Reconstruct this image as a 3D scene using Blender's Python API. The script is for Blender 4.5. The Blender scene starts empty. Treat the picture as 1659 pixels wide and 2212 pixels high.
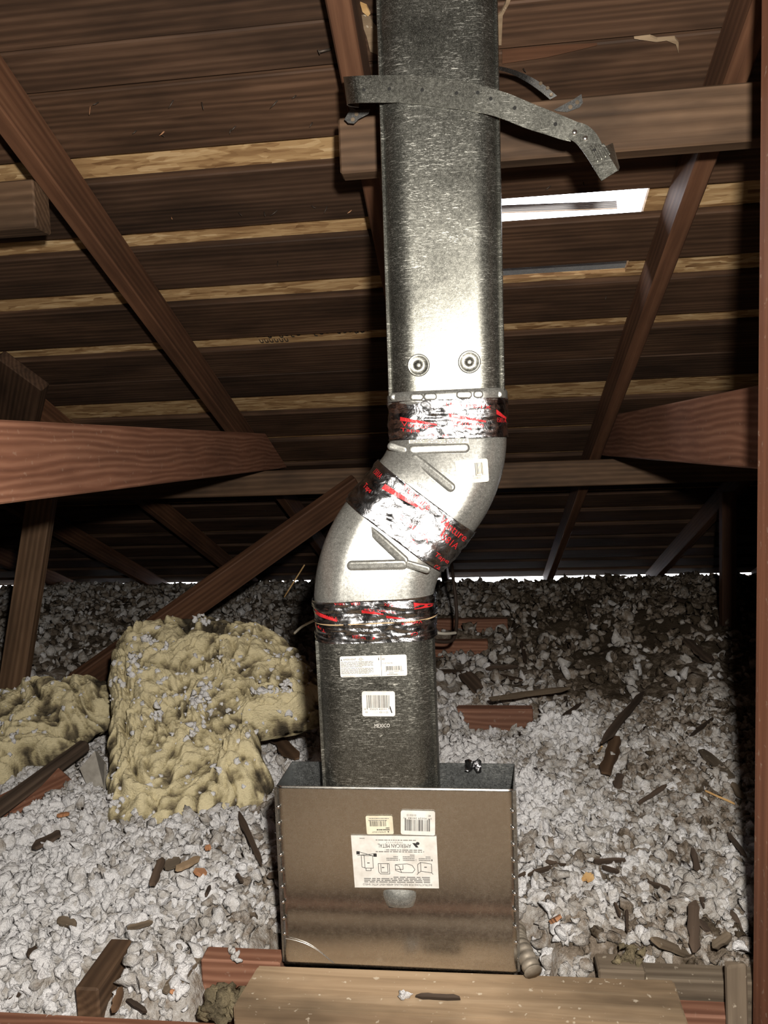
import bpy, bmesh, math, random
import numpy as np
from mathutils import Vector, Matrix

rng = np.random.default_rng(7)
random.seed(7)
scene = bpy.context.scene
COL = scene.collection

# ------------------------------------------------------------------ camera
FPX, CX, CY, IW, IH = 1640.0, 829.5, 1106.0, 1659.0, 2212.0
YAW, PITCH, ROLL, TH = [math.radians(a) for a in (6.68, -4.85, 2.13, 23.58)]
M = math.tan(TH)                       # roof slope
H = 0.763                              # camera height above the floor framing
cf = np.array([-math.sin(YAW)*math.cos(PITCH), math.cos(YAW)*math.cos(PITCH), math.sin(PITCH)])
r0 = np.array([math.cos(YAW), math.sin(YAW), 0.0]); u0 = np.cross(r0, cf)
cr = r0*math.cos(ROLL) - u0*math.sin(ROLL); cu = u0*math.cos(ROLL) + r0*math.sin(ROLL)
cd = bpy.data.cameras.new('camera'); cam = bpy.data.objects.new('camera', cd); COL.objects.link(cam)
cam.matrix_world = Matrix(((cr[0], cu[0], -cf[0], 0), (cr[1], cu[1], -cf[1], 0), (cr[2], cu[2], -cf[2], H), (0, 0, 0, 1)))
cd.sensor_fit = 'VERTICAL'; cd.sensor_height = 36.0; cd.sensor_width = 27.0
cd.lens = FPX/IH*36.0
cd.clip_start = 0.02; cd.clip_end = 200
scene.camera = cam

# ------------------------------------------------------------------ world, lamp, exposure
w = bpy.data.worlds.new('world'); scene.world = w; w.use_nodes = True
bg = w.node_tree.nodes['Background']; bg.inputs[0].default_value = (0.93, 0.94, 1.0, 1); bg.inputs[1].default_value = 13.0
ld = bpy.data.lights.new('headlamp', 'SPOT'); ld.energy = 132; ld.color = (1.0, 0.935, 0.83)
ld.shadow_soft_size = 0.022; ld.spot_size = math.radians(150); ld.spot_blend = 0.6
lamp = bpy.data.objects.new('headlamp', ld); COL.objects.link(lamp)
lamp.location = (0.07, 0.0, H + 0.125)
aim = Vector((-0.12, 1.2, 0.55)) - lamp.location
lamp.rotation_euler = aim.to_track_quat('-Z', 'Y').to_euler()
vs = scene.view_settings
vs.view_transform = 'Standard'; vs.look = 'None'; vs.gamma = 1.0; vs.exposure = 0.0; vs.use_curve_mapping = False

# ------------------------------------------------------------------ geometry helpers
def ray(x, y): return cr*(x-CX)/FPX - cu*(y-CY)/FPX + cf
O = np.array([0, 0, H])
def pY(x, y, Y): d = ray(x, y); return d*(Y/d[1]) + O
def pZ(x, y, Z): d = ray(x, y); return d*((Z-H)/d[2]) + O
def pX(x, y, X): d = ray(x, y); return d*(X/d[0]) + O
AR, AB = 1.14, 1.237                   # rafter undersides, board undersides (height above the camera at Y = 0)
def zroof(Y, a=AB): return H + a - M*Y

def mesh_np(name, V, F, smooth=False):
    me = bpy.data.meshes.new(name)
    V = np.asarray(V, dtype=np.float32)
    if isinstance(F, np.ndarray):
        k = F.shape[1]
        me.vertices.add(len(V)); me.vertices.foreach_set('co', V.ravel())
        me.loops.add(F.size); me.loops.foreach_set('vertex_index', F.astype(np.int32).ravel())
        me.polygons.add(len(F)); me.polygons.foreach_set('loop_start', np.arange(0, F.size, k, dtype=np.int32))
        me.update(calc_edges=True)
    else:
        me.from_pydata([tuple(map(float, v)) for v in V], [], [tuple(map(int, f)) for f in F]); me.update()
    if smooth: me.polygons.foreach_set('use_smooth', np.ones(len(me.polygons), dtype=bool))
    return me

def link(o, parent=None):
    COL.objects.link(o)
    if parent is not None: o.parent = parent
    return o
def tag(o, label, cat, group=None):
    o['label'] = label; o['category'] = cat
    if group: o['group'] = group
    return o
def struct(o): o['kind'] = 'structure'; return o
def thing(name, label, cat, loc, group=None):
    o = bpy.data.objects.new(name, None); o.empty_display_size = 0.05; link(o); o.location = Vector([float(c) for c in loc])
    return tag(o, label, cat, group)
def root_loc(p):
    while p.parent: p = p.parent
    return np.array(p.location)
def part(name, V, F, mat, parent=None, smooth=False, origin=None):
    """verts in world space; child vertices stored relative to the root thing (parts carry no own offset)"""
    V = np.asarray(V, dtype=float)
    if parent is not None: L = root_loc(parent)
    elif origin is not None: L = np.array(origin)
    else: L = np.array([(V[:, 0].min()+V[:, 0].max())/2, (V[:, 1].min()+V[:, 1].max())/2, V[:, 2].min()])
    o = bpy.data.objects.new(name, mesh_np(name, V-L, F, smooth)); link(o, parent)
    if parent is None: o.location = Vector([float(c) for c in L])
    o.data.materials.append(MAT[mat]); return o

def bevel_box(l, a, b, bev=0.003, seg=1, jag=0.0):
    bm = bmesh.new(); bmesh.ops.create_cube(bm, size=1)
    for v in bm.verts: v.co = Vector((v.co.x*l, v.co.y*a, v.co.z*b))
    if jag:
        for v in bm.verts: v.co += Vector((random.uniform(-1, 1)*jag*2.5, random.uniform(-1, 1)*jag, random.uniform(-1, 1)*jag*.4))
    if bev: bmesh.ops.bevel(bm, geom=bm.edges[:], offset=bev, segments=seg, affect='EDGES', profile=.6)
    me = bpy.data.meshes.new('box'); bm.to_mesh(me); bm.free(); return me
def timber(name, p0, p1, wdt, thk, mat, up=(0, 0, 1), parent=None, bev=0.003, jag=0):
    """box from p0 to p1 (centre line), local x along the length (grain); wdt along side, thk along up"""
    p0 = Vector([float(c) for c in p0]); p1 = Vector([float(c) for c in p1]); d = p1-p0
    x = d.normalized(); y = Vector(up).cross(x).normalized(); z = x.cross(y)
    o = bpy.data.objects.new(name, bevel_box(d.length, wdt, thk, bev, jag=jag)); link(o, parent)
    c = (p0+p1)/2
    o.matrix_local = Matrix(((x.x, y.x, z.x, c.x), (x.y, y.y, z.y, c.y), (x.z, y.z, z.z, c.z), (0, 0, 0, 1)))
    o.data.materials.append(MAT[mat]); return o
def xbox(name, x0, x1, y0, y1, z0, z1, mat, parent=None, bev=0.003):
    return timber(name, (x0, (y0+y1)/2, (z0+z1)/2), (x1, (y0+y1)/2, (z0+z1)/2), y1-y0, z1-z0, mat, parent=parent, bev=bev)
def ybox(name, x0, x1, y0, y1, z0, z1, mat, parent=None, bev=0.003):
    return timber(name, ((x0+x1)/2, y0, (z0+z1)/2), ((x0+x1)/2, y1, (z0+z1)/2), x1-x0, z1-z0, mat, parent=parent, bev=bev)

# value noise (numpy)
def _h(ix, iy, iz, s):
    n = (ix*374761393 + iy*668265263 + iz*2147483647 + s*1274126177) & 0xffffffff
    n = ((n ^ (n >> 13))*1274126177) & 0xffffffff
    n = n ^ (n >> 16)
    return (n & 0xffff)/65535.0
def vnoise(P, s=0):
    P = np.asarray(P, float); i = np.floor(P).astype(np.int64); f = P-i; f = f*f*(3-2*f); r = 0
    for dx in (0, 1):
        for dy in (0, 1):
            for dz in (0, 1):
                wgt = (f[:, 0] if dx else 1-f[:, 0])*(f[:, 1] if dy else 1-f[:, 1])*(f[:, 2] if dz else 1-f[:, 2])
                r = r + wgt*_h(i[:, 0]+dx, i[:, 1]+dy, i[:, 2]+dz, s)
    return r*2-1
def fbm(P, o=4, s=0):
    P = np.asarray(P, float); r = 0; a = 1.; t = 0
    for k in range(o): r = r + a*vnoise(P*2**k, s+k); t += a; a *= .5
    return r/t

# ------------------------------------------------------------------ materials
MAT = {}
class NT:
    def __init__(s, name):
        m = bpy.data.materials.new(name); m.use_nodes = True; s.t = m.node_tree; s.b = s.t.nodes['Principled BSDF']; MAT[name] = m; s.m = m
    def n(s, typ, **kw):
        x = s.t.nodes.new(typ)
        for k, v in kw.items():
            if k.startswith('i_'):
                key = k[2:]; x.inputs[int(key) if key.isdigit() else key.replace('_', ' ')].default_value = v
            else: setattr(x, k, v)
        return x
    def l(s, a, b): s.t.links.new(a, b)
    def ramp(s, fac, stops, interp='LINEAR'):
        r = s.n('ShaderNodeValToRGB'); e = r.color_ramp; e.interpolation = interp
        while len(e.elements) < len(stops): e.elements.new(.5)
        for q, (p, c) in zip(e.elements, stops): q.position = p; q.color = (*c, 1) if len(c) == 3 else c
        s.l(fac, r.inputs[0]); return r.outputs[0]
    def mix(s, fac, a, b, mode='MIX'):
        x = s.n('ShaderNodeMix', data_type='RGBA', blend_type=mode)
        for sock, v in ((x.inputs[0], fac), (x.inputs[6], a), (x.inputs[7], b)):
            if hasattr(v, 'links'): s.l(v, sock)
            elif isinstance(v, (int, float)): sock.default_value = v
            else: sock.default_value = (*v, 1)
        return x.outputs[2]
    def math(s, op, a, b=0.0):
        x = s.n('ShaderNodeMath', operation=op)
        for i, v in enumerate((a, b)):
            if hasattr(v, 'links'): s.l(v, x.inputs[i])
            else: x.inputs[i].default_value = v
        return x.outputs[0]
    def coords(s, scale=(1, 1, 1), rnd=True, rot=(0, 0, 0)):
        t = s.n('ShaderNodeTexCoord'); mp = s.n('ShaderNodeMapping'); mp.inputs['Scale'].default_value = scale; mp.inputs['Rotation'].default_value = rot
        src = t.outputs['Object']
        if rnd:
            oi = s.n('ShaderNodeObjectInfo'); mu = s.math('MULTIPLY', oi.outputs['Random'], 37.0)
            ad = s.n('ShaderNodeVectorMath', operation='ADD'); s.l(src, ad.inputs[0]); s.l(mu, ad.inputs[1]); src = ad.outputs[0]
        s.l(src, mp.inputs[0]); return mp.outputs[0]
    def noise(s, vec, scale, detail=4, rough=.55, dist=0):
        x = s.n('ShaderNodeTexNoise'); x.inputs['Scale'].default_value = scale; x.inputs['Detail'].default_value = detail
        x.inputs['Roughness'].default_value = rough; x.inputs['Distortion'].default_value = dist; s.l(vec, x.inputs['Vector']); return x.outputs['Fac']
    def bump(s, h, strength, dist=.002):
        x = s.n('ShaderNodeBump'); x.inputs['Strength'].default_value = strength; x.inputs['Distance'].default_value = dist
        s.l(h, x.inputs['Height']); s.l(x.outputs[0], s.b.inputs['Normal'])
    def set(s, **kw):
        for k, v in kw.items():
            k = k.replace('_', ' ')
            if hasattr(v, 'links'): s.l(v, s.b.inputs[k])
            else: s.b.inputs[k].default_value = (*v, 1) if isinstance(v, tuple) and len(v) == 3 else v

def wood(name, dark, mid, light, rings=16, ringamt=.5, rough=.72, specks=0, stain=.5, bump=.5, spec=.3, rx=.05):
    m = NT(name)
    g = m.noise(m.coords((1.3, 26, 26)), 2.2, 6, .62, .8)
    wv = m.n('ShaderNodeTexWave', wave_type='RINGS', rings_direction='X'); wv.inputs['Scale'].default_value = rings
    wv.inputs['Distortion'].default_value = 11; wv.inputs['Detail'].default_value = 2.5; wv.inputs['Detail Scale'].default_value = .45
    off = m.coords((rx, 1, 1)); ad = m.n('ShaderNodeVectorMath', operation='ADD'); ad.inputs[1].default_value = (0, .05, .12); m.l(off, ad.inputs[0]); m.l(ad.outputs[0], wv.inputs['Vector'])
    f = m.mix(ringamt, g, wv.outputs['Fac'])
    c = m.ramp(f, [(.18, dark), (.5, mid), (.8, light)])
    big = m.noise(m.coords((1.0, 3, 3)), 2.6, 4, .6)
    st = m.ramp(big, [(.35, (1-stain,)*3), (.62, (1, 1, 1))])
    c = m.mix(1.0, c, st, 'MULTIPLY')
    oi = m.n('ShaderNodeObjectInfo'); var = m.ramp(oi.outputs['Random'], [(0, (.78, .78, .8)), (1, (1.12, 1.08, 1.04))])
    c = m.mix(1.0, c, var, 'MULTIPLY')
    if specks:
        sp = m.noise(m.coords(), 95, 2, .5); s2 = m.ramp(sp, [(.66, (0, 0, 0)), (.72, (1, 1, 1))])
        c = m.mix(m.math('MULTIPLY', s2, specks), c, (.62, .56, .46))
    m.set(Base_Color=c, Roughness=rough, Specular_IOR_Level=spec); m.bump(f, bump, .0015)
wood('board_wood', (.026, .014, .0085), (.068, .037, .022), (.12, .069, .043), 30, .22, stain=.55, spec=.25)
wood('rafter_wood', (.056, .025, .013), (.108, .049, .026), (.17, .085, .047), 22, .22, stain=.4)
wood('red_wood', (.15, .063, .038), (.225, .102, .063), (.33, .168, .110), 30, .34, stain=.3, specks=.1, rx=.2)
wood('post_wood', (.14, .056, .032), (.20, .082, .046), (.26, .115, .068), 20, .2, stain=.25, specks=.2)
wood('tan_wood', (.17, .120, .075), (.27, .195, .125), (.37, .285, .195), 14, .1, rough=.9, specks=.45, stain=.6)
wood('brown_wood', (.060, .034, .019), (.116, .068, .039), (.19, .118, .072), 24, .25, stain=.55)
wood('gray_wood', (.078, .058, .040), (.155, .120, .085), (.26, .21, .155), 20, .15, rough=.9, specks=.3, stain=.5)
wood('splinter_wood', (.028, .018, .012), (.070, .048, .034), (.14, .10, .075), 20, .2, rough=.9, stain=.4)
wood('bare_wood', (.30, .13, .060), (.46, .23, .12), (.60, .36, .21), 20, .2)
wood('pale_wood', (.52, .30, .12), (.70, .45, .20), (.82, .60, .33), 20, .2)

m = NT('osb')
def flakes(sc, rot):
    v = m.n('ShaderNodeTexVoronoi'); v.inputs['Scale'].default_value = 1; v.inputs['Randomness'].default_value = 1
    co = m.coords(sc, False, (0, 0, rot)); ns = m.n('ShaderNodeTexNoise'); ns.inputs['Scale'].default_value = .6; ns.inputs['Detail'].default_value = 2
    m.l(co, ns.inputs['Vector']); ad = m.n('ShaderNodeVectorMath', operation='ADD'); m.l(co, ad.inputs[0])
    sc_ = m.n('ShaderNodeVectorMath', operation='SCALE'); sc_.inputs['Scale'].default_value = .9; m.l(ns.outputs['Color'], sc_.inputs[0]); m.l(sc_.outputs[0], ad.inputs[1])
    m.l(ad.outputs[0], v.inputs['Vector']); x = m.n('ShaderNodeSeparateColor'); m.l(v.outputs['Color'], x.inputs[0]); return x.outputs[0]
fa, fb, fc = flakes((14, 90, 90), .25), flakes((11, 75, 75), -.35), flakes((18, 120, 120), .03)
sel = m.noise(m.coords((9, 30, 30), False), 1.2, 2)
f = m.mix(m.ramp(sel, [(.45, (0, 0, 0)), (.5, (1, 1, 1))]), fa, fb); f = m.mix(.35, f, fc)
gr = m.noise(m.coords((6, 120, 120), False), 2, 4)
f = m.mix(.3, f, gr)
c = m.ramp(f, [(.15, (.15, .075, .030)), (.38, (.31, .185, .085)), (.6, (.45, .295, .145)), (.85, (.62, .45, .26))])
m.set(Base_Color=c, Roughness=.75, Specular_IOR_Level=.3); m.bump(f, .6, .002)

def metal(name, lo, hi, r0, r1, speck=230, scratch=.5, bump=.15, warm=(1, 1, 1), metallic=1.0, dust=.3):
    m = NT(name); co = m.coords((1, 1, 1), False)
    s = m.noise(co, speck, 3, .7); sp = m.n('ShaderNodeTexVoronoi'); sp.inputs['Scale'].default_value = 110; m.l(co, sp.inputs['Vector'])
    big = m.noise(co, 7, 5, .6)
    f = m.mix(.45, s, big)
    c = m.ramp(f, [(.3, tuple(lo*k for k in warm)), (.7, tuple(hi*k for k in warm))])
    scn = m.noise(m.coords((22, 22, 190), False), 1.6, 5, .75, 3.5); sc = m.ramp(scn, [(.56, (0, 0, 0)), (.63, (1, 1, 1))])
    sck = m.math('MULTIPLY', m.math('MULTIPLY', sc, scratch), m.ramp(m.noise(co, 14, 3), [(.36, (0, 0, 0)), (.60, (1, 1, 1))]))
    c = m.mix(sck, c, (.75, .75, .70))
    rg = m.ramp(f, [(.3, (r0,)*3), (.75, (r1,)*3)])
    rg = m.mix(sck, rg, (.6, .6, .6))
    du = m.math('MULTIPLY', m.ramp(m.noise(co, 800, 2, .6), [(.54, (0, 0, 0)), (.66, (1, 1, 1))]), dust)
    m.set(Base_Color=m.mix(du, c, (.66, .65, .60)), Metallic=m.math('MULTIPLY', metallic, m.math('SUBTRACT', 1.0, m.math('MULTIPLY', du, .75))), Roughness=rg)
    m.bump(s, bump, .0006)
metal('galv_pipe', .055, .16, .30, .46, scratch=.75, dust=.20, warm=(1, 1, .90), metallic=.90)
metal('galv_elbow', .13, .30, .26, .40, scratch=.3, dust=.22, warm=(1, 1, .95), metallic=.62)
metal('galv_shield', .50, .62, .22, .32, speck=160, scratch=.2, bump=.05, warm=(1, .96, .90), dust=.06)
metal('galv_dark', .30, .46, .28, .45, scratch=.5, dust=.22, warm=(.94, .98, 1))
metal('galv_strap', .17, .33, .30, .44, scratch=.6, dust=.22, warm=(1, 1, .90))
metal('vent_metal', .10, .16, .45, .6, scratch=.1, dust=.1, warm=(.95, .97, 1), metallic=.5)
m = NT('louver_grey'); m.set(Base_Color=(.55, .55, .58), Roughness=.7)
metal('bracket_iron', .08, .14, .45, .6, scratch=.1, dust=.15)
m = NT('foil'); co = m.coords((1, 1, 1), False)
v = m.n('ShaderNodeTexVoronoi', feature='SMOOTH_F1'); v.inputs['Scale'].default_value = 75; m.l(m.coords((1, 1, 1.6), False), v.inputs['Vector'])
n1 = m.noise(co, 60, 4, .6, 1.2); f = m.mix(.5, v.outputs['Distance'], n1)
m.set(Base_Color=(.32, .32, .335), Metallic=1.0, Roughness=m.ramp(n1, [(.3, (.16,)*3), (.7, (.34,)*3)])); m.bump(f, .75, .0035)
m = NT('tape_red'); m.set(Base_Color=(.55, .025, .03), Metallic=.35, Roughness=.35); m.bump(m.noise(m.coords((1, 1, 1), False), 70, 3), .5, .002)
m = NT('tape_paper'); m.set(Base_Color=(.42, .30, .17), Roughness=.7)
m = NT('sticker_white'); m.set(Base_Color=m.ramp(m.noise(m.coords((1, 1, 1), False), 60, 4), [(.3, (.52, .50, .47)), (.6, (.64, .63, .61))]), Roughness=.5)
m = NT('sticker_cream'); m.set(Base_Color=m.ramp(m.noise(m.coords((1, 1, 1), False), 60, 4), [(.3, (.52, .47, .36)), (.6, (.64, .60, .48))]), Roughness=.5)
m = NT('ink'); m.set(Base_Color=(.022, .021, .022), Roughness=.6)
m = NT('ink_faint'); m.set(Base_Color=(.16, .155, .15), Roughness=.6)
m = NT('stamp_ink'); m.set(Base_Color=(.030, .022, .016), Roughness=.8)
m = NT('hole_dark'); m.set(Base_Color=(.008, .008, .008), Roughness=.9)
m = NT('rivet_metal'); m.set(Base_Color=(.8, .8, .8), Metallic=1.0, Roughness=.25)
m = NT('nail_iron'); m.set(Base_Color=(.07, .055, .045), Metallic=.6, Roughness=.55)
m = NT('cable_brown'); m.set(Base_Color=(.035, .022, .016), Roughness=.6)
m = NT('cable_white'); m.set(Base_Color=(.62, .58, .50), Roughness=.6)
m = NT('conduit_metal'); m.set(Base_Color=m.ramp(m.noise(m.coords(), 60, 3), [(.3, (.16, .135, .105)), (.7, (.34, .30, .25))]), Metallic=.45, Roughness=.6)
m = NT('card_gray'); m.set(Base_Color=m.ramp(m.noise(m.coords(), 30, 4), [(.3, (.17, .155, .135)), (.7, (.34, .32, .29))]), Roughness=.95)
m = NT('drywall'); m.set(Base_Color=(.10, .085, .07), Roughness=.95)
m = NT('dark_ply'); m.set(Base_Color=m.ramp(m.noise(m.coords((2, 12, 12)), 3, 4), [(.3, (.03, .02, .014)), (.7, (.07, .045, .03))]), Roughness=.9)
# loose insulation: attribute "tone" 0 dark .. 1 white; holds dirt and painted far shade
m = NT('loose_fill'); at = m.n('ShaderNodeAttribute', attribute_name='tone')
nn = m.noise(m.coords((1, 1, 1), False), 48, 5, .65)
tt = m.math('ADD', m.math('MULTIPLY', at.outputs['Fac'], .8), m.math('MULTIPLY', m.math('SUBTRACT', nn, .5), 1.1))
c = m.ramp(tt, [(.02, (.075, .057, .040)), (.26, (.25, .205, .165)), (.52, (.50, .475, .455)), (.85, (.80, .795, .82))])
m.set(Base_Color=c, Roughness=1.0, Specular_IOR_Level=.05); m.bump(m.noise(m.coords((1, 1, 1), False), 170, 4, .75), 1.0, .008)
m = NT('yellow_batt'); at = m.n('ShaderNodeAttribute', attribute_name='tone')
nn = m.noise(m.coords((1, 1, 1), False), 14, 6, .68, .6); fib = m.noise(m.coords((60, 60, 200), False), 1.5, 4, .7)
tt = m.math('ADD', m.math('ADD', m.math('MULTIPLY', at.outputs['Fac'], .8), m.math('MULTIPLY', nn, .7)), m.math('MULTIPLY', fib, .15))
c = m.ramp(tt, [(.58, (.060, .050, .036)), (.74, (.20, .165, .105)), (.86, (.50, .43, .26)), (.99, (.74, .65, .42))])
m.set(Base_Color=c, Roughness=1.0, Specular_IOR_Level=.05); m.bump(m.mix(.4, m.noise(m.coords((1, 1, 1), False), 70, 6, .75), fib), 1.0, .012)

# ================================================================== STRUCTURE
XL, XR, YE, YR = -4.2, 3.0, 4.76, -0.45            # gables, eave, ridge
rotx = Matrix.Rotation(-TH, 4, 'X')
def roof_pt(X, Y, h):                               # h = perpendicular height over the board undersides
    return np.array([X, Y + h*math.sin(TH), zroof(Y) + h*math.cos(TH)])
def roof_slab(name, rects, h0, h1, mat, parent=None):
    V, F = [], []
    for (x0, x1, y0, y1) in rects:
        b = len(V)
        for h in (h0, h1):
            for (x, y) in ((x0, y0), (x1, y0), (x1, y1), (x0, y1)): V.append(roof_pt(x, y, h))
        F += [(b, b+3, b+2, b+1), (b+4, b+5, b+6, b+7), (b, b+1, b+5, b+4), (b+1, b+2, b+6, b+5), (b+2, b+3, b+7, b+6), (b+3, b, b+4, b+7)]
    return part(name, V, F, mat, parent, origin=(0, 0, 0) if parent is None else None)
HX0, HX1, HY0, HY1 = -0.085, 0.386, 1.585, 1.946    # vent cut-out in the roof deck
BT = 0.019
ceiling = struct(roof_slab('ceiling', [(XL, XR, YR, HY0), (XL, XR, HY1, YE+.02), (XL, HX0, HY0, HY1), (HX1, XR, HY0, HY1)], BT, BT+.012, 'osb'))
ceiling['label'] = 'gold oriented strand roof deck seen through gaps between the boards'
rows = [(-.36, -.245), (-.24, -.12), (-.115, 0.0), (.005, .12), (.125, .245), (.25, .37), (.375, .49), (.495, .61), (.615, .73), (.735, .83), (.834, .925), (.928, 1.021), (1.024, 1.084), (1.088, 1.196), (1.247, 1.365), (1.409, 1.520), (1.575, 1.700), (1.746, 1.855), (1.858, 1.960),
        (2.058, 2.192), (2.225, 2.363), (2.398, 2.525), (2.57, 2.69), (2.735, 2.86), (2.90, 3.02), (3.065, 3.185), (3.23, 3.35), (3.395, 3.515), (3.56, 3.68), (3.725, 3.835)]
RX = [-2.617, -2.007, -1.397, -0.788, -0.1725, 0.437, 1.047, 1.657, 2.267]
for i, (a0, a1) in enumerate(rows):
    if i >= 11: cuts = [XL, RX[4], XR] if i % 3 else [XL, RX[4], RX[6], XR]
    else: cuts = [XL, RX[(i*2) % 5 + 2], XR]
    if i % 2 and i >= 11: cuts.insert(1, RX[2])
    for k in range(len(cuts)-1):
        x0, x1 = cuts[k]+.002, cuts[k+1]-.002
        y0, y1 = a0*AB, a1*AB
        if i == 14 and x0 > -.3: y1 = 1.667
        if i == 15 and x0 > -.3: y0, y1 = 1.746, 1.884
        if i == 16 and x0 > -.3: y0 = 1.958
        j = random.uniform(-.002, .002)
        L = (y1-y0)/math.cos(TH)
        o = bpy.data.objects.new('sheathing_board', bevel_box(x1-x0, L, BT-.001, .0025)); link(o, ceiling)
        c = roof_pt((x0+x1)/2, (y0+y1)/2, BT/2 + j*.2)
        o.matrix_local = Matrix.Translation(Vector(c)) @ rotx @ Matrix.Rotation(random.uniform(-.0012, .0012), 4, 'Z')
        o.data.materials.append(MAT['board_wood'])
# second slope of the roof, behind the viewer
zr = zroof(YR)
V = [(XL, YR, zr), (XR, YR, zr), (XR, -5.6, -.12), (XL, -5.6, -.12), (XL, YR, zr+.03), (XR, YR, zr+.03), (XR, -5.6, -.09), (XL, -5.6, -.09)]
rear = struct(part('ceiling', V, [(0, 1, 2, 3), (7, 6, 5, 4), (0, 4, 5, 1), (1, 5, 6, 2), (2, 6, 7, 3), (3, 7, 4, 0)], 'dark_ply', origin=(0, 0, 0)))
for nm, x in (('wall_left', XL), ('wall_right', XR)):
    P = [(YE+.05, -.3), (YE+.05, -.06), (YR, zr+.03), (-5.6, -.06), (-5.6, -.3)]
    V = [(x, y, z) for y, z in P] + [(x+(.02 if x > 0 else -.02), y, z) for y, z in P]
    struct(part(nm, V, [(0, 1, 2, 3, 4), (9, 8, 7, 6, 5)] + [(k, (k+1) % 5, (k+1) % 5+5, k+5) for k in range(5)], 'dark_ply', origin=(0, 0, 0)))
struct(xbox('floor', XL, XR, -5.6, 5.0, -.30, -.26, 'drywall'))
# eave blocking, with the daylight slits left open above it
back = struct(xbox('wall_back', XL, XR, 4.86, 4.90, -.28, -.155, 'brown_wood'))
back['label'] = 'eave blocking board below the daylight slits'
struct(xbox('wall_front', XL, XR, -5.6, -5.56, -.28, -.05, 'dark_ply'))

# roof vent hood over the cut-out
rv = thing('roof_vent', 'grey sheet metal roof vent glaring with daylight through the deck cut-out', 'roof vent', (.15, 1.95, 1.17))
V = [(HX0-.05, 1.9590, 1.1675), (HX1+.03, 1.9590, 1.1675), (HX1+.03, 1.990, 1.268), (HX0-.05, 1.990, 1.268)]
V += [(x, y+.004, z) for x, y, z in V]
QB = [(0, 1, 2, 3), (7, 6, 5, 4), (0, 4, 5, 1), (1, 5, 6, 2), (2, 6, 7, 3), (3, 7, 4, 0)]
part('curb', V, QB, 'vent_metal', rv)
V = [(HX0-.05, 1.50, 1.375), (HX1+.05, 1.50, 1.375), (HX1+.05, 2.02, 1.52), (HX0-.05, 2.02, 1.52)]
part('cap', V + [(x, y, z+.003) for x, y, z in V], QB, 'vent_metal', rv)
for x in (HX0-.05, HX1+.05):
    V = [(x, 1.50, 1.33), (x, 2.0, 1.13), (x, 2.02, 1.52), (x, 1.50, 1.375)]
    part('cheek', V + [(a+.003, b, c) for a, b, c in V], QB, 'vent_metal', rv)
a, b, c, d = pY(1070, 444, 2.0), pY(1332, 434, 2.0), pY(1334, 452, 2.0), pY(1070, 462, 2.0)
q = [a, b, c, d]
lv = part('louver', q + [p+np.array([0, .012, .004]) for p in q], QB, 'louver_grey', rv)
for k in range(5):
    t0, t1 = k/5+.03, (k+1)/5-.09
    q = [v_-np.array([0, .004, 0]) for v_ in (a+(d-a)*t0, b+(c-b)*t0, b+(c-b)*t1, a+(d-a)*t1)]
    part('louver_rib', q + [p+np.array([0, .005, 0]) for p in q], QB, 'louver_grey', lv)

# ================================================================== FRAMING
names = {3: 'red-brown rafter above the long left tie beam', 4: 'rafter running up behind the left edge of the tall metal pipe', 5: 'rafter with one daylit side beside the bright roof slot'}
for k, x in enumerate(RX):
    y1 = 4.70
    hd = .089/2
    p0, p1 = roof_pt(x, YR+.02, -hd-.0005), roof_pt(x, y1, -hd-.0005)
    up = (0, math.sin(TH), math.cos(TH))
    o = timber('rafter', p1, p0, .038, .089, 'rafter_wood', up)
    if k in names: tag(o, names[k], 'rafter', 'roof rafters')
    else: tag(o, 'dark far rafter ' + {0: 'furthest out on the left', 1: 'third out to the left beyond the left tie', 2: 'in the gloom left of the left tie beam', 6: 'just right of the daylit rafter', 7: 'second right of the daylit rafter', 8: 'furthest out on the right'}[k], 'rafter', 'roof rafters')
def tie(x0, x1, ynear, z0, z1, label):
    # level tie, far end cut to the roof slope
    def ycut(z): return (H + AB - z)/M - .004
    V = []
    for x in (x0, x1):
        V += [(x, ynear, z0), (x, ycut(z0), z0), (x, ycut(z1), z1), (x, ynear, z1)]
    V = np.array(V); F = [(0, 1, 2, 3), (7, 6, 5, 4), (0, 4, 5, 1), (1, 5, 6, 2), (2, 6, 7, 3), (3, 7, 4, 0)]
    L = np.array([(x0+x1)/2, (ynear+ycut(z0))/2, z0])
    # local frame: length along x so that the grain follows the timber
    W = np.stack([V[:, 1]-L[1], -(V[:, 0]-L[0]), V[:, 2]-L[2]], 1)
    me = mesh_np('tie_beam', W, F); o = bpy.data.objects.new('tie_beam', me); link(o)
    bm = bmesh.new(); bm.from_mesh(me); bmesh.ops.bevel(bm, geom=bm.edges[:], offset=.003, segments=1, affect='EDGES'); bm.to_mesh(me); bm.free()
    o.matrix_world = Matrix.Translation(Vector(L)) @ Matrix.Rotation(math.pi/2, 4, 'Z'); me.materials.append(MAT['red_wood'])
    return tag(o, label, 'beam', 'level tie beams')
tie(-.768, -.731, -.4, .697, .829, 'long red level tie beam with wavy grain entering from the left edge')
tie(.4575, .4955, -.4, .706, .840, 'red level tie beam with cathedral grain running behind the right post')
tag(xbox('purlin', -.203, 2.6, 1.287, 1.325, 1.218, 1.307, 'brown_wood'), 'upper purlin crossing behind the tall pipe with its sawn end showing', 'purlin')
tag(xbox('purlin', -2.4, -.8085, 1.40, 1.455, 1.204, 1.294, 'brown_wood'), 'short purlin butting the left rafter from the left edge', 'purlin')
tag(xbox('purlin', -2.9, 2.6, 2.70, 2.738, .604, .694, 'brown_wood'), 'lower purlin under the tie beams behind the pipe elbows', 'purlin')
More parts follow.
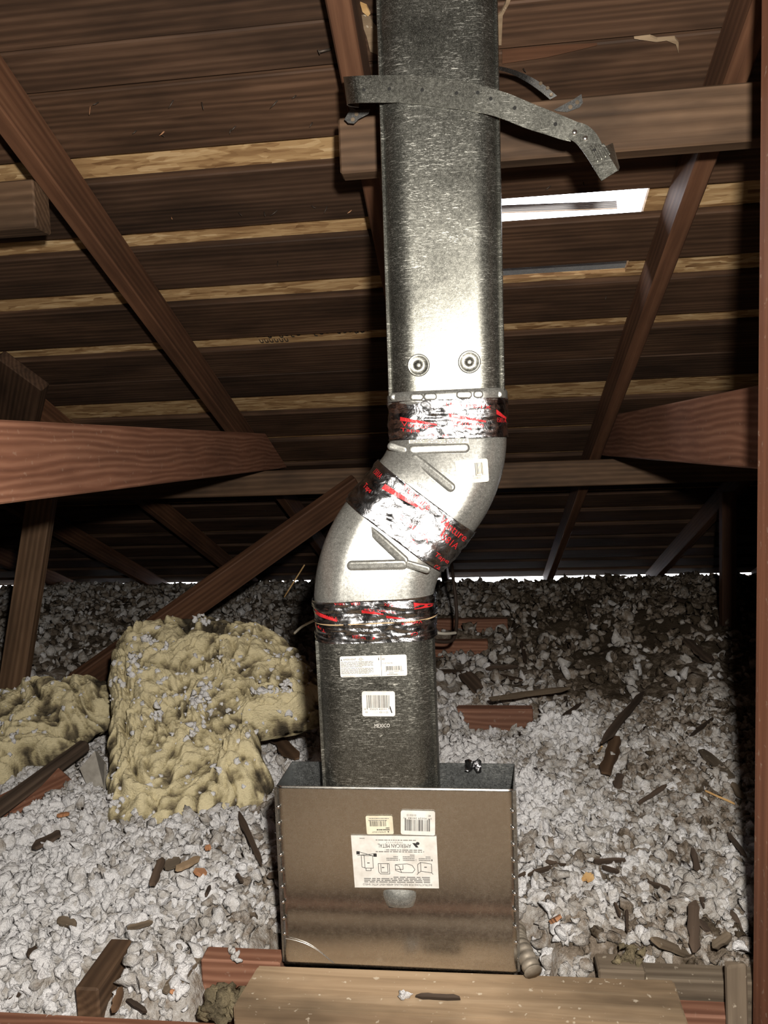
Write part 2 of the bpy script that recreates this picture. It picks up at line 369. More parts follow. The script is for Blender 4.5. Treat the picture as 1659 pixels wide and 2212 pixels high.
# braces and struts
p0, p1 = pY(170, 1475, 2.28), pY(775, 1050, 2.685)
p0 = pY(205, 1455, 2.35)
tag(timber('brace', p0 - (p1-p0)*.06, p1, .036, .098, 'rafter_wood', up=(.1, -.45, 1)), 'diagonal red brace rising from the insulation to the lower purlin', 'brace')
p0, p1 = pY(28, 1490, 2.2), pY(95, 1050, 2.25)
tag(timber('strut', p0-(p1-p0)*.1, p1 + (p1-p0)*.10, .085, .036, 'brown_wood', up=(0, 1, 0)), 'upright strut leaning behind the left yellow batt', 'strut')
tag(timber('strut', pY(1572, 1500, 2.9), pY(1572, 1062, 2.9), .05, .04, 'rafter_wood', up=(0, 1, 0)), 'dark upright strut in the gloom just left of the right post', 'strut')
p0, p1 = pY(20, 960, 2.35), pY(50, 800, 2.05)
tag(timber('brace', p0, p1, .15, .036, 'board_wood', up=(0, 1, .3)), 'broad dark brace above the left tie beam at the left edge', 'brace')
# right post
tag(timber('post', (.4065, .985, -.26), (.4135, .985, zroof(.985, AR)+.03), .089, .089, 'post_wood', up=(0, 1, 0)), 'reddish vertical post filling the right edge', 'post')

# floor framing in front
tag(xbox('floor_beam', -1.6, 1.3, .888, .976, -.23, -.040, 'red_wood'), 'red floor beam along the bottom edge', 'beam')
pl = [pZ(505, 2172, 0), pZ(560, 2085, 0), pZ(1453, 2111, 0), pZ(1487, 2212, 0)]
V = [(-.349, .957, 0), (-.337, 1.043, 0), (.264, 1.050, 0), (.2615, .960, 0)]
o = part('plank', [(x, y, -.038) for x, y, z in V] + [(x, y, 0) for x, y, z in V], [(0, 1, 2, 3), (7, 6, 5, 4), (0, 4, 5, 1), (1, 5, 6, 2), (2, 6, 7, 3), (3, 7, 4, 0)], 'tan_wood')
bm = bmesh.new(); bm.from_mesh(o.data); bmesh.ops.bevel(bm, geom=bm.edges[:], offset=.003, segments=2, affect='EDGES'); bmesh.ops.recalc_face_normals(bm, faces=bm.faces[:]); bm.to_mesh(o.data); bm.free()
tag(o, 'dusty tan plank lying flat in front of the metal box', 'plank')
tag(xbox('header', -.43, -.306, 1.0505, 1.084, -.16, -.002, 'red_wood'), 'short header showing its red face left of the metal box', 'beam')
tag(xbox('header', .165, .55, 1.053, 1.091, -.16, -.004, 'gray_wood'), 'dusty grey header right of the metal box, block on its end', 'beam')
tag(xbox('nailer', .262, .345, 1.020, 1.0515, -.20, -.030, 'red_wood'), 'dark red board face below the right header', 'board')
tag(xbox('wood_block', .160, .226, 1.045, 1.084, -.0035, .012, 'gray_wood'), 'small flat block with sawn end on the right header', 'block')
tag(timber('weathered_board', pY(1592, 2230, 1.0)-np.array([0, 0, .02]), pY(1588, 2082, 1.03), .026, .012, 'gray_wood', up=(0, 1, 0), jag=.002), 'grey weathered upright board stub beside the right post', 'board')
tag(ybox('floor_joist', -.592, -.556, .977, 1.09, -.13, .0, 'brown_wood'), 'short joist end poking out of the insulation at lower left', 'joist')
# boards exposed among the loose fill behind
tag(xbox('blocking', -.45, .135, 3.20, 3.238, -.1, .02, 'red_wood'), 'farther of two bare boards behind the lower pipe on its right', 'board')
tag(xbox('blocking', -.45, .045, 2.90, 2.938, -.1, .005, 'red_wood'), 'nearer of two bare boards behind the lower pipe on its right', 'board')
tag(xbox('blocking', -.10, .153, 2.10, 2.138, -.1, .018, 'red_wood'), 'reddish board end showing among white clumps right of the pipe', 'board')
tag(timber('floor_board', pZ(-60, 1800, -.01), pZ(150, 1690, .02), .10, .036, 'red_wood', up=(0, -.6, 1)), 'reddish board under the dark rod at the left edge', 'board')
tag(timber('round_rod', pZ(-40, 1775, .03), pZ(185, 1610, .05), .034, .034, 'splinter_wood', bev=.010), 'dark rod lying below the left yellow batt', 'rod')
# unseen boards added to give the metal box a tan reflection
for k, (y0, y1) in enumerate(((.52, .80), (.20, .49), (-.2, .16), (-.6, -.24))):
    tag(xbox('reflector_board', -1.6, 1.3, y0, y1, -.06, -.036, 'tan_wood'), 'unseen tan reflector board ' + ('just in front of', 'second before', 'third before', 'fourth before')[k] + ' the floor beam', 'board', 'added reflector boards')

# ================================================================== INSULATION
def sstep(a, b, x): t = np.clip((x-a)/(b-a), 0, 1); return t*t*(3-2*t)
def blob(X, Y, cx, cy, rx, ry): return np.exp(-(((X-cx)/rx)**2 + ((Y-cy)/ry)**2))
def ins_h(X, Y):
    P = np.stack([X, Y, 0*X], 1)
    h = .012 + .045*fbm(P*2.6+3.1, 3, 5) + .034*fbm(P*8+9.7, 3, 11) + .016*fbm(P*22+2.1, 2, 14)
    h = h + .03*sstep(1.4, 2.4, Y)*sstep(.2, .8, X)
    lim = .763 - .180*Y - .030
    far = sstep(3.0, 4.0, Y)
    h = h*(1-.55*far) + far*0
    h = np.minimum(h, lim + .030*fbm(P*3.3, 2, 31) + .012*(X > 0.15) + .032*(1-sstep(-.9, -.3, X)))
    # white clumps right of the pipe
    h = h + .045*blob(X, Y, .24, 1.88, .10, .045) + .05*blob(X, Y, -.02, 1.78, .06, .10) + .03*blob(X, Y, .12, 1.55, .12, .1)
    near = 1-sstep(1.08, 1.25, Y)
    h = h*(1-near) + near*(np.clip(h, -.03, .012)-.012) - .045*(1-sstep(.978, 1.035, Y))
    def dip(m, z, H0): return H0*(1-m) + np.minimum(H0, z)*m
    box = sstep(-.36, -.31, X)*(1-sstep(.06, .12, X))*(1-sstep(1.13, 1.24, Y)); h = dip(box, -.15, h)
    hd = sstep(-.445, -.40, X)*(1-sstep(1.085, 1.10, Y))*(1-sstep(.1, .2, X)); h = dip(hd, -.10, h)
    rt = sstep(.08, .14, X)*(1-sstep(1.085, 1.13, Y)); h = dip(rt, -.05, h)
    jl = sstep(-.62, -.595, X)*(1-sstep(-.56, -.535, X))*(1-sstep(1.07, 1.10, Y)); h = dip(jl, -.03, h)
    for (x0, x1, yf) in ((-.45, .14, 3.2), (-.45, .05, 2.9), (-.02, .16, 2.1)):
        d = sstep(x0-.05, x0, X)*(1-sstep(x1-.01, x1+.03, X))*sstep(yf-.22, yf-.1, Y)*(1-sstep(yf+.03, yf+.06, Y)); h = dip(d, -.045, h)
    lf = (1-sstep(-1.02, -.90, X))*sstep(1.35, 1.5, Y)*(1-sstep(1.75, 1.95, Y)); h = dip(lf, -.015, h)
    return h
def ins_tone(X, Y, seed=0):
    P = np.stack([X, Y, 0*X], 1)
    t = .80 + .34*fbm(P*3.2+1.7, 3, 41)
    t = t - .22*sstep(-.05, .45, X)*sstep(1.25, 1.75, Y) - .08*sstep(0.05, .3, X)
    t = t - .30*sstep(2.0, 3.2, Y)  # shade of the far floor painted into the tone, not dirt
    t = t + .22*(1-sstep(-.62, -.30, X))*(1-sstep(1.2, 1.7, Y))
    t = t + .50*blob(X, Y, .24, 1.88, .12, .06) + .45*blob(X, Y, -.02, 1.78, .08, .12) + .25*blob(X, Y, .14, 1.5, .14, .12)
    return t
xs = np.linspace(-3.6, 2.6, 300); ys = np.concatenate([[.9775], np.linspace(.978, 2.2, 140), np.linspace(2.22, 4.855, 120)])
GX, GY = np.meshgrid(xs, ys); gx, gy = GX.ravel(), GY.ravel(); gh = ins_h(gx, gy); gh += .010*fbm(np.stack([gx, gy, 0*gx], 1)*38, 2, 77); gh[gy < .9779] = -.2
nx = len(xs); ii = np.arange(len(ys)-1)[:, None]*nx + np.arange(nx-1)[None]; ii = ii.ravel()
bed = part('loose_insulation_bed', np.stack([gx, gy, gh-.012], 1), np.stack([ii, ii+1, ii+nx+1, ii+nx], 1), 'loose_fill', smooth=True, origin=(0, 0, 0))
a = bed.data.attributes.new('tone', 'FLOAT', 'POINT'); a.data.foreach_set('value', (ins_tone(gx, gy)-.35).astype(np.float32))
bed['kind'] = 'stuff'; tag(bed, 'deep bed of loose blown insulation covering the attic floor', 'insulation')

def ico(sub):
    bm = bmesh.new(); bmesh.ops.create_icosphere(bm, subdivisions=sub, radius=1)
    V = np.array([v.co[:] for v in bm.verts]); F = np.array([[v.index for v in f.verts] for f in bm.faces]); bm.free(); return V, F
def variants(sub, n):
    V, F = ico(sub); out = []
    for k in range(n):
        d = 1 + .48*vnoise(V*1.6+k*7.3, 3) + .34*vnoise(V*3.7+k*3.1, 9)
        q = V*d[:, None]; q = q*np.array([1.1, rng.uniform(.55, .95), rng.uniform(.4, .85)])
        bend = q[:, 0]**2*rng.uniform(-.45, .45); q[:, 2] += bend; q[:, 1] += q[:, 0]**2*rng.uniform(-.4, .4); out.append(q)
    return out, F
def rotmats(n, tilt=1.0):
    q = rng.normal(size=(n, 4)); q[:, 1:3] *= tilt; q /= np.linalg.norm(q, axis=1)[:, None]; w_, x, y, z = q.T
    return np.stack([np.stack([1-2*(y*y+z*z), 2*(x*y-z*w_), 2*(x*z+y*w_)], 1), np.stack([2*(x*y+z*w_), 1-2*(x*x+z*z), 2*(y*z-x*w_)], 1), np.stack([2*(x*z-y*w_), 2*(y*z+x*w_), 1-2*(x*x+y*y)], 1)], 1)
def scatter(name, P, S, T, sub, mat, label, nv=14):
    vs_, F = variants(sub, nv); n = len(P); which = rng.integers(0, nv, n); R = rotmats(n)
    base = np.stack(vs_)[which]                                   # n, k, 3
    W = np.einsum('nij,nkj->nki', R, base*S[:, None, None]) + P[:, None]
    k = base.shape[1]; FF = (F[None] + (np.arange(n)*k)[:, None, None]).reshape(-1, 3)
    o = part(name, W.reshape(-1, 3), FF, mat, smooth=True, origin=(0, 0, 0))
    a = o.data.attributes.new('tone', 'FLOAT', 'POINT'); a.data.foreach_set('value', np.repeat(T, k).astype(np.float32))
    o['kind'] = 'stuff'; tag(o, label, 'insulation'); return o
def in_view(X, Y, Z, mrg=60):
    q = np.stack([X, Y, Z-H], 1); d = q@cf; px = CX + FPX*(q@cr)/d; py = CY - FPX*(q@cu)/d
    return (px > -mrg-40) & (px < IW+mrg) & (py < IH+mrg) & (d > 0)
def clear(X, Y, r):
    k = np.ones(len(X), bool)
    for x0, x1, y0, y1 in ((-.315, .07, .9, 1.155), (-.35, .265, .9, 1.053), (-.43, -.306, 1.0, 1.086), (.16, .6, 1.0, 1.093), (.05, .2, .9, 1.06), (-.595, -.553, .9, 1.088), (.335, .43, .94, 1.03)):
        k &= ~((X > x0-r) & (X < x1+r) & (Y > y0-r) & (Y < y1+r))
    return k
def nods(n, y0, y1, s0, s1, x0=-2.9, x1=2.2):
    X = rng.uniform(x0, x1, n); Y = np.sqrt(rng.uniform(y0**2, y1**2, n)); S = s0*(s1/s0)**(rng.random(n)**1.5)
    hz = ins_h(X, Y); k = in_view(X, Y, hz) & clear(X, Y, S*.8); X, Y, S, hz = X[k], Y[k], S[k], hz[k]
    Z = hz + S*rng.uniform(-.8, .75, len(S)) - .004
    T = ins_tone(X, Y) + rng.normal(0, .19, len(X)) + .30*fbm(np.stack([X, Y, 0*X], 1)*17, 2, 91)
    return np.stack([X, Y, Z], 1), S, T
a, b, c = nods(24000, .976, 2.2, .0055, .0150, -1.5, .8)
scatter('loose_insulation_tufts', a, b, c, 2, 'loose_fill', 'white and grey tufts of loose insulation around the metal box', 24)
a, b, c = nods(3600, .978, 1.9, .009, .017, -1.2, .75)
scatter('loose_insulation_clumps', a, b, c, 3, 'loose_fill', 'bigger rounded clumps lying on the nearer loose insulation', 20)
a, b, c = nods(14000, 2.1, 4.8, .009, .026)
scatter('loose_insulation_tufts', a, b, c, 2, 'loose_fill', 'dusty, shade-painted tufts of loose insulation far back towards the eave slits', 24)

# ---- yellow batts: closed pillows following a slanted sheet
def batt(name, outline, centre, Ya, za, Yb, zb, bulge, label, seed, nr=90, nt=420, back=.05):
    # slanted plane through (Ya, za) and (Yb, zb)
    t = np.array([0, Yb-Ya, zb-za]); t /= np.linalg.norm(t); n = np.array([0, -t[2], t[1]])
    if n[1] > 0: n = -n
    p0 = np.array([0, Ya, za])
    def hit(x, y): d = ray(x, y); return O + d*(((p0-O)@n)/(d@n))
    pts = np.array([hit(*q) for q in outline]); c = hit(*centre)
    ex = np.array([1., 0, 0]); uv = np.stack([(pts-c)@ex, (pts-c)@t], 1)
    seg = np.linalg.norm(np.roll(uv, -1, 0)-uv, axis=1); cum = np.concatenate([[0], np.cumsum(seg)])
    s = np.linspace(0, cum[-1], nt, endpoint=False); cl = np.vstack([uv, uv[:1]])
    B = np.stack([np.interp(s, cum, cl[:, 0]), np.interp(s, cum, cl[:, 1])], 1)
    for _ in range(6): B = (np.roll(B, 1, 0)+2*B+np.roll(B, -1, 0))/4
    B += .010*np.stack([fbm(np.stack([B[:, 0]*18, B[:, 1]*18, 0*s], 1), 3, seed), fbm(np.stack([B[:, 0]*18, B[:, 1]*18, 0*s+5], 1), 3, seed)], 1)
    rr = np.linspace(0, 1, nr)[1:]**.8
    V, T = [], []
    def layer(sgn, amp):
        res, tn = [], []
        for r in rr:
            q = B*r; hgt = amp*(1-r**3.2)**.5
            P = np.stack([q[:, 0]*6.5, q[:, 1]*6.5, 0*s+seed], 1)
            w1 = fbm(P + .8*np.stack([vnoise(P*.9, 3), vnoise(P*.9+7, 4), 0*s], 1), 2, seed)
            wp = P + np.stack([w1, fbm(P*1.3+11, 2, seed+3), 0*w1], 1)*.9
            c1 = np.minimum(np.abs(vnoise(wp*np.array([1.3, 1.0, 1]), seed+2)), .35)/.35
            c2 = np.minimum(np.abs(vnoise(wp*np.array([3.6, 2.4, 1])+5, seed+8)), .4)/.4
            c3 = np.minimum(np.abs(vnoise(wp*np.array([8.5, 6.0, 1])+9, seed+9)), .4)/.4
            fine = fbm(P*7, 4, seed+5); dirt = fbm(P*.8+21, 3, seed+13)
            dsp = (.030*w1 + .030*(c1-.6) + .020*(c2-.6) + .009*(c3-.6) + .012*fine)*min(1, (1-r)*6+.25) - .010
            w = c + q[:, :1]*ex + q[:, 1:]*t + n*(sgn*hgt + (dsp if sgn > 0 else 0*dsp))[:, None]
            res.append(w); tn.append(np.clip(.66 + .22*(c1-.6) + .34*(c2-.6) + .22*(c3-.6) - .75*np.maximum(0, dirt-.05) - .9*max(0, r-.86)*3 + .45*fine, 0, 1))  # fold creases darkened in the tone as painted shade, beside dirt patches
        return np.array(res), np.array(tn)
    Fr, Tf = layer(1, bulge); Bk, Tb = layer(-1, back)
    Bk[-1] = Fr[-1]
    V = np.concatenate([[Fr[0].mean(0)], Fr.reshape(-1, 3), [Bk[0].mean(0)], Bk[:-1].reshape(-1, 3)]); T = np.concatenate([[Tf[0].mean()], Tf.ravel(), [.3], Tb[:-1].ravel()])
    F = []; nl = len(rr); k = np.arange(nt); k2 = (k+1) % nt
    quads = []
    for i in range(nl-1): quads.append(np.stack([1+i*nt+k, 1+(i+1)*nt+k, 1+(i+1)*nt+k2, 1+i*nt+k2], 1))
    o0 = 1+nl*nt
    def bi(i): return (1+(nl-1)*nt) if i == nl-1 else (o0+1+i*nt)
    for i in range(nl-1): quads.append(np.stack([bi(i)+k2, bi(i+1)+k2, bi(i+1)+k, bi(i)+k], 1))
    Q = np.concatenate(quads); tri = np.concatenate([np.stack([0*k, 1+k, 1+k2], 1), np.stack([0*k+o0, o0+1+k2, o0+1+k], 1)])
    F = np.concatenate([np.concatenate([Q[:, [0, 1, 2]], Q[:, [0, 2, 3]]]), tri])
    V[:, 2] = np.maximum(V[:, 2], -.10)
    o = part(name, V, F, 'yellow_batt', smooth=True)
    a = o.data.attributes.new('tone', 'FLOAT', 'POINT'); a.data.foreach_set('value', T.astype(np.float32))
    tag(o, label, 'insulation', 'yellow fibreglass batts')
    return Fr
FrA = batt('fibreglass_batt', [(272, 1375), (305, 1360), (370, 1345), (440, 1338), (510, 1344), (570, 1362), (625, 1392), (668, 1430), (695, 1490), (698, 1560), (640, 1575), (560, 1588), (560, 1620), (598, 1695), (575, 1732), (505, 1765), (430, 1795), (345, 1825), (275, 1822), (232, 1800), (228, 1700), (232, 1620), (240, 1520), (238, 1430)],
           (420, 1540), 1.45, .02, 2.02, .265, .070, 'big folded yellow fibreglass batt slumped left of the lower pipe', 17)
FrB = batt('fibreglass_batt', [(-120, 1500), (0, 1492), (70, 1480), (150, 1478), (225, 1470), (262, 1490), (258, 1560), (200, 1580), (160, 1625), (120, 1640), (60, 1650), (20, 1690), (-60, 1740), (-130, 1700)],
           (70, 1560), 1.72, .0, 2.05, .16, .06, 'smaller yellow fibreglass batt at the left edge', 53, 60, 280)
# white flecks stuck on the batts
P = []; 
for Fr, n in ((FrA, 300), (FrB, 60)):
    i = (rng.random(n)**.8*(Fr.shape[0]-2)).astype(int)+1; j = rng.integers(0, Fr.shape[1], n); P.append(Fr[i, j])
P = np.concatenate(P); S = .0025 + .0065*rng.random(len(P))**1.6
clu = P[rng.integers(0, len(P), 14)]; cl = (clu[:, None] + rng.normal(0, .011, (14, 14, 3))*np.array([1, .5, 1])).reshape(-1, 3)
P = np.concatenate([P, cl]); S = np.concatenate([S, rng.uniform(.004, .009, len(cl))])
scatter('insulation_flecks', P, S, 1.2+rng.normal(0, .12, len(P)), 2, 'loose_fill', 'white flecks of loose fill stuck on the yellow batts')

# ================================================================== VENT PIPE
W_, D_ = .175, .082; YU, YL = 1.165, 1.093
def stadium(off=0, n=18):
    R = D_/2; hw = W_/2-R; P = []
    for k in range(n+1): a = -math.pi/2 + math.pi*k/n; P.append((hw+(R+off)*math.cos(a), (R+off)*math.sin(a)))
    for k in range(n+1): a = math.pi/2 + math.pi*k/n; P.append((-hw+(R+off)*math.cos(a), (R+off)*math.sin(a)))
    Q = []                                    # densify the flats
    for k in range(len(P)):
        a, b = np.array(P[k]), np.array(P[(k+1) % len(P)]); Q.append(a)
        L = np.linalg.norm(b-a)
        if L > .02:
            m_ = 24
            for i in range(1, m_): Q.append(a+(b-a)*i/m_)
    return np.array(Q)
def sweep(path, off=0, disp=None):
    """path: list of (point, tangent); cross-section wide in the x-z plane, deep in y"""
    S = stadium(off); rings = []
    for i, (p, t) in enumerate(path):
        t = np.array(t); s = np.cross(np.array([0, -1., 0]), t); s /= np.linalg.norm(s)
        if s[0] < 0: s = -s
        d = np.cross(t, s); d = d if d[1] > 0 else -d
        q = S
        if disp is not None:
            nrm = np.roll(S, -1, 0)-np.roll(S, 1, 0); nrm = np.stack([nrm[:, 1], -nrm[:, 0]], 1); nrm /= np.linalg.norm(nrm, axis=1)[:, None]
            q = S + nrm*disp(S, i/(len(path)-1))[:, None]
        rings.append(np.array(p)[None] + q[:, :1]*s + q[:, 1:]*d)
    n = len(S); V = np.concatenate(rings); k = np.arange(n); k2 = (k+1) % n
    F = np.concatenate([np.stack([i*n+k, i*n+k2, (i+1)*n+k2, (i+1)*n+k], 1) for i in range(len(path)-1)])
    return V, F[:, ::-1]
def straight(a, b, n=12): t = (b-a)/np.linalg.norm(b-a); return [(a+(b-a)*k/n, t) for k in range(n+1)]
U0, U1, E0 = pY(943.5, 0, YU), pY(965, 852, YU), pY(967, 945, YU)
E1, L0, L1 = pY(807.5, 1286, YL), pY(811, 1375, YL), pY(826, 1700, YL)
ud = (E0-U0)/np.linalg.norm(E0-U0); ldn = (L1-E1)/np.linalg.norm(L1-E1)
top = U0 - ud*((1.52-U0[2])/abs(ud[2]))           # passes out through the roof
top = U0 - ud*.28
bot = L1 + ldn*(L1[2]-.02)/abs(ldn[2])
# elbow path
PHI, LS = math.radians(40), .066; dz = E0[2]-E1[2]; Rb = (dz-LS*math.cos(PHI))/(2*math.sin(PHI))
path = []; p = np.zeros(3); a = 0.; n = 26
for k in range(n+1): a = PHI*k/n; path.append((np.array([-Rb*(1-math.cos(a)), 0, -Rb*math.sin(a)]), a))
pm = path[-1][0]; NA = len(path)
for k in range(1, 9): path.append((pm + np.array([-math.sin(PHI), 0, -math.cos(PHI)])*LS*k/8, PHI))
NB = len(path); pm = path[-1][0]
for k in range(1, n+1):
    a = PHI*(1-k/n); path.append((pm + np.array([-Rb*(math.cos(a)-math.cos(PHI)), 0, -Rb*(math.sin(PHI)-math.sin(a))]), a))
end = path[-1][0]; err = (E1-E0)-end
EP = []
for q, a in path:
    f = q[2]/end[2]; EP.append((E0+q+err*f, np.array([-math.sin(a), 0, -math.cos(a)])))
upper = thing('vent_pipe', 'tall upper oval galvanized vent pipe with scratches and two round dimples', 'vent pipe', top)
ub = part('body', *sweep(straight(top, U1, 20)), 'galv_pipe', upper, True)
lowr = thing('vent_pipe', 'lower oval galvanized vent pipe with two labels standing in the metal box', 'vent pipe', (bot[0], bot[1], bot[2]))
lb = part('body', *sweep(straight(L0-ldn*.06, bot, 12)), 'galv_pipe', lowr, True)
elu = thing('pipe_elbow', 'upper bright galvanized elbow bending down to the left', 'pipe elbow', EP[0][0])
elb = part('body', *sweep([EP[0]] + EP[:NA+3], .0012), 'galv_elbow', elu, True)
ell = thing('pipe_elbow', 'lower galvanized elbow bending back down to vertical', 'pipe elbow', EP[-1][0])
ellb = part('body', *sweep(EP[NB-4:] + [(EP[-1][0]+ldn*.02, ldn)], .0012), 'galv_elbow', ell, True)

# collar with pressed bosses at the bottom of the upper pipe
cpth = straight(pY(965, 846, YU), pY(966, 878, YU), 6)
prof = [.0006, .0032, .0036, .0034, .0036, .0030, .0008]
Vs = [sweep([cpth[i]]*1 + [cpth[min(i+1, 6)]], prof[i])[0][:len(stadium())] for i in range(7)]
n = len(stadium()); V = np.concatenate(Vs); k = np.arange(n); k2 = (k+1) % n
col = part('collar', V, np.concatenate([np.stack([i*n+k, (i+1)*n+k, (i+1)*n+k2, i*n+k2], 1) for i in range(6)]), 'galv_elbow', upper, True)
def capsule(a, b, wdt, hgt, nrm, mat, name, parent, ns=10, flat=.55):
    """rounded raised bar between two world points lying on a plane with outward normal nrm"""
    a, b = np.array(a), np.array(b); x = (b-a)/max(1e-9, np.linalg.norm(b-a)); y = np.cross(nrm, x); L = np.linalg.norm(b-a); R = wdt/2; rings = []
    for r, h in ((1.0, -.0005), (.97, hgt*.35), (.86, hgt*.8), (.72, hgt), (flat*.6, hgt*.98)):
        ring = []
        for k in range(ns+1): t = math.pi/2 - math.pi*k/ns; ring.append(b + x*R*r*math.cos(t) + y*R*r*math.sin(t) + nrm*h)
        for k in range(ns+1): t = -math.pi/2 - math.pi*k/ns; ring.append(a + x*R*r*math.cos(t) + y*R*r*math.sin(t) + nrm*h)
        rings.append(ring)
    m_ = len(rings[0]); V = [p for r in rings for p in r]; F = []
    for i in range(len(rings)-1):
        for k in range(m_): F.append((i*m_+(k+1) % m_, i*m_+k, (i+1)*m_+k, (i+1)*m_+(k+1) % m_))
    F.append(tuple((len(rings)-1)*m_+k for k in range(m_))[::-1])
    return part(name, V, F, mat, parent, True)
NF = np.array([0, -1., 0])
yf = YU - D_/2 - .0036
for x0, x1, yy in ((850, 874, 858), (893, 907, 858), (922, 936, 857), (993, 1012, 853), (1030, 1036, 852), (1055, 1078, 852)):
    yq = yf + (.010 if x0 < 880 or x0 > 1050 else 0) + (.004 if x0 < 880 or x0 > 1050 else 0)
    capsule(pY(x0, yy, yq), pY(x1, yy, yq), .011, .0022, NF, 'rivet_metal' if False else 'galv_elbow', 'boss', col)
# round dimples
def lathe(c, nrm, prof, mat, name, parent, ns=28):
    x = np.array([1., 0, 0]); y = np.cross(nrm, x); y /= np.linalg.norm(y); V = []; F = []
    for r, h in prof:
        for k in range(ns): t = 2*math.pi*k/ns; V.append(c + (x*math.cos(t)+y*math.sin(t))*r + nrm*h)
    for i in range(len(prof)-1):
        for k in range(ns): F.append((i*ns+k, i*ns+(k+1) % ns, (i+1)*ns+(k+1) % ns, (i+1)*ns+k))
    F.append(tuple((len(prof)-1)*ns+k for k in range(ns)))
    return part(name, V, F, mat, parent, True)
for px, py in ((904, 789), (1014, 782)):
    lathe(pY(px, py, YU-D_/2), NF, [(.0165, 0), (.0160, .0016), (.0148, .0018), (.0128, .0010), (.0095, .0004), (.0058, .0003), (.0045, .0016), (.0018, .0022)], 'galv_pipe', 'dimple', upper)
# lock seams along the right side of both pipes
for (q0, q1, par, xo) in ((top, U1, upper, .083), (L0, bot, lowr, .083), (top, U1, upper, -.0835), (L0, bot, lowr, -.0835)):
    s = np.array([xo, -.020, 0]); t = (q1-q0)/np.linalg.norm(q1-q0)
    V = []
    for p_ in (q0, q1):
        for dx, dy in ((-.002, -.001), (.0022, -.0028), (.0035, .002), (.001, .004)): V.append(p_ + s + np.array([dx*np.sign(xo), dy, 0]))
    part('lock_seam', V, [(0, 1, 5, 4), (1, 2, 6, 5), (2, 3, 7, 6), (3, 0, 4, 7)], 'galv_pipe', par)

# stiffening ribs on the elbows
yu2 = lambda py: YU + (YL-YU)*min(1, max(0, (py-945)/(1286-945))) - D_/2 - .0012
def E(px, py): return pY(px, py, yu2(py))
for (a, b, wd) in (((893, 972), (1004, 968), .0145), ((896, 990), (973, 1052), .0145)): capsule(E(*a), E(*b), wd, .0042, NF, 'galv_elbow', 'stiffening_rib', elu)
capsule(E(845, 964), E(872, 972), .012, .003, NF, 'galv_elbow', 'crease', elu)
for (a, b, wd) in (((788, 1134), (872, 1210), .0145), ((760, 1222), (870, 1219), .0145)): capsule(E(*a), E(*b), wd, .0042, NF, 'galv_elbow', 'stiffening_rib', ell)
capsule(E(880, 1218), E(922, 1230), .011, .003, NF, 'galv_elbow', 'crease', ell)

# ---- stickers and print
def text_tris(s):
    cu_ = bpy.data.curves.new('t', 'FONT'); cu_.body = s; cu_.resolution_u = 2
    ob = bpy.data.objects.new('t', cu_); COL.objects.link(ob); bpy.context.view_layer.update()
    me = bpy.data.meshes.new_from_object(ob.evaluated_get(bpy.context.evaluated_depsgraph_get()))
    V = np.array([v.co[:] for v in me.vertices]); F = [tuple(p.vertices) for p in me.polygons]
    bpy.data.objects.remove(ob); bpy.data.curves.remove(cu_); bpy.data.meshes.remove(me)
    if len(V) == 0: return np.zeros((0, 2)), []
    V = V[:, :2]; lo, hi = V.min(0), V.max(0); return (V-lo)/(hi-lo), F
_tc = {}
def text(s):
    if s not in _tc: _tc[s] = text_tris(s)
    return _tc[s]
class Print:
    def __init__(s, flip=False): s.V = []; s.F = []; s.flip = flip
    def add(s, V, F):
        b = len(s.V); V = np.asarray(V, float)
        if s.flip: V = 1-V
        s.V += [tuple(v) for v in V]; s.F += [tuple(b+i for i in f) for f in F]
    def bar(s, u0, v0, u1, v1): s.add([(u0, v0), (u1, v0), (u1, v1), (u0, v1)], [(0, 1, 2, 3)])
    def txt(s, t, u0, v0, u1, v1):
        V, F = text(t)
        if len(V): s.add(np.stack([u0+V[:, 0]*(u1-u0), v1+V[:, 1]*(v0-v1)], 1), F)
    def poly(s, pts): s.add(pts, [tuple(range(len(pts)))])
    def line(s, pts, wd, asp=1.0):
        for (x0, y0), (x1, y1) in zip(pts[:-1], pts[1:]):
            dx, dy = (x1-x0), (y1-y0)*asp; L = math.hypot(dx, dy) or 1; nx_, ny_ = -dy/L*wd/2, dx/L*wd/2/asp
            s.add([(x0+nx_, y0+ny_), (x1+nx_, y1+ny_), (x1-nx_, y1-ny_), (x0-nx_, y0-ny_)], [(0, 1, 2, 3)])
    def code(s, u0, v0, u1, v1, n=30, seed=3):
        r = random.Random(seed); ws = [r.choice((1, 1, 2, 3)) for _ in range(2*n+1)]; t = sum(ws); u = u0
        for i, x in enumerate(ws):
            wd = (u1-u0)*x/t
            if i % 2 == 0: s.bar(u, v0, u+wd, v1 + (.06 if i in (0, 2, 2*n-2, 2*n) else 0))
            u += wd
    def para(s, u0, v0, u1, lines, dv, hgt, seed=1, last=.7):
        r = random.Random(seed)
        for i in range(lines):
            u = u0; lim = u1 if i < lines-1 else u0+(u1-u0)*last
            while u < lim:
                wd = r.uniform(.02, .085)*(u1-u0)*1.6; s.bar(u, v0+i*dv, min(u+wd, lim), v0+i*dv+hgt); u += wd + .012*(u1-u0)*1.4
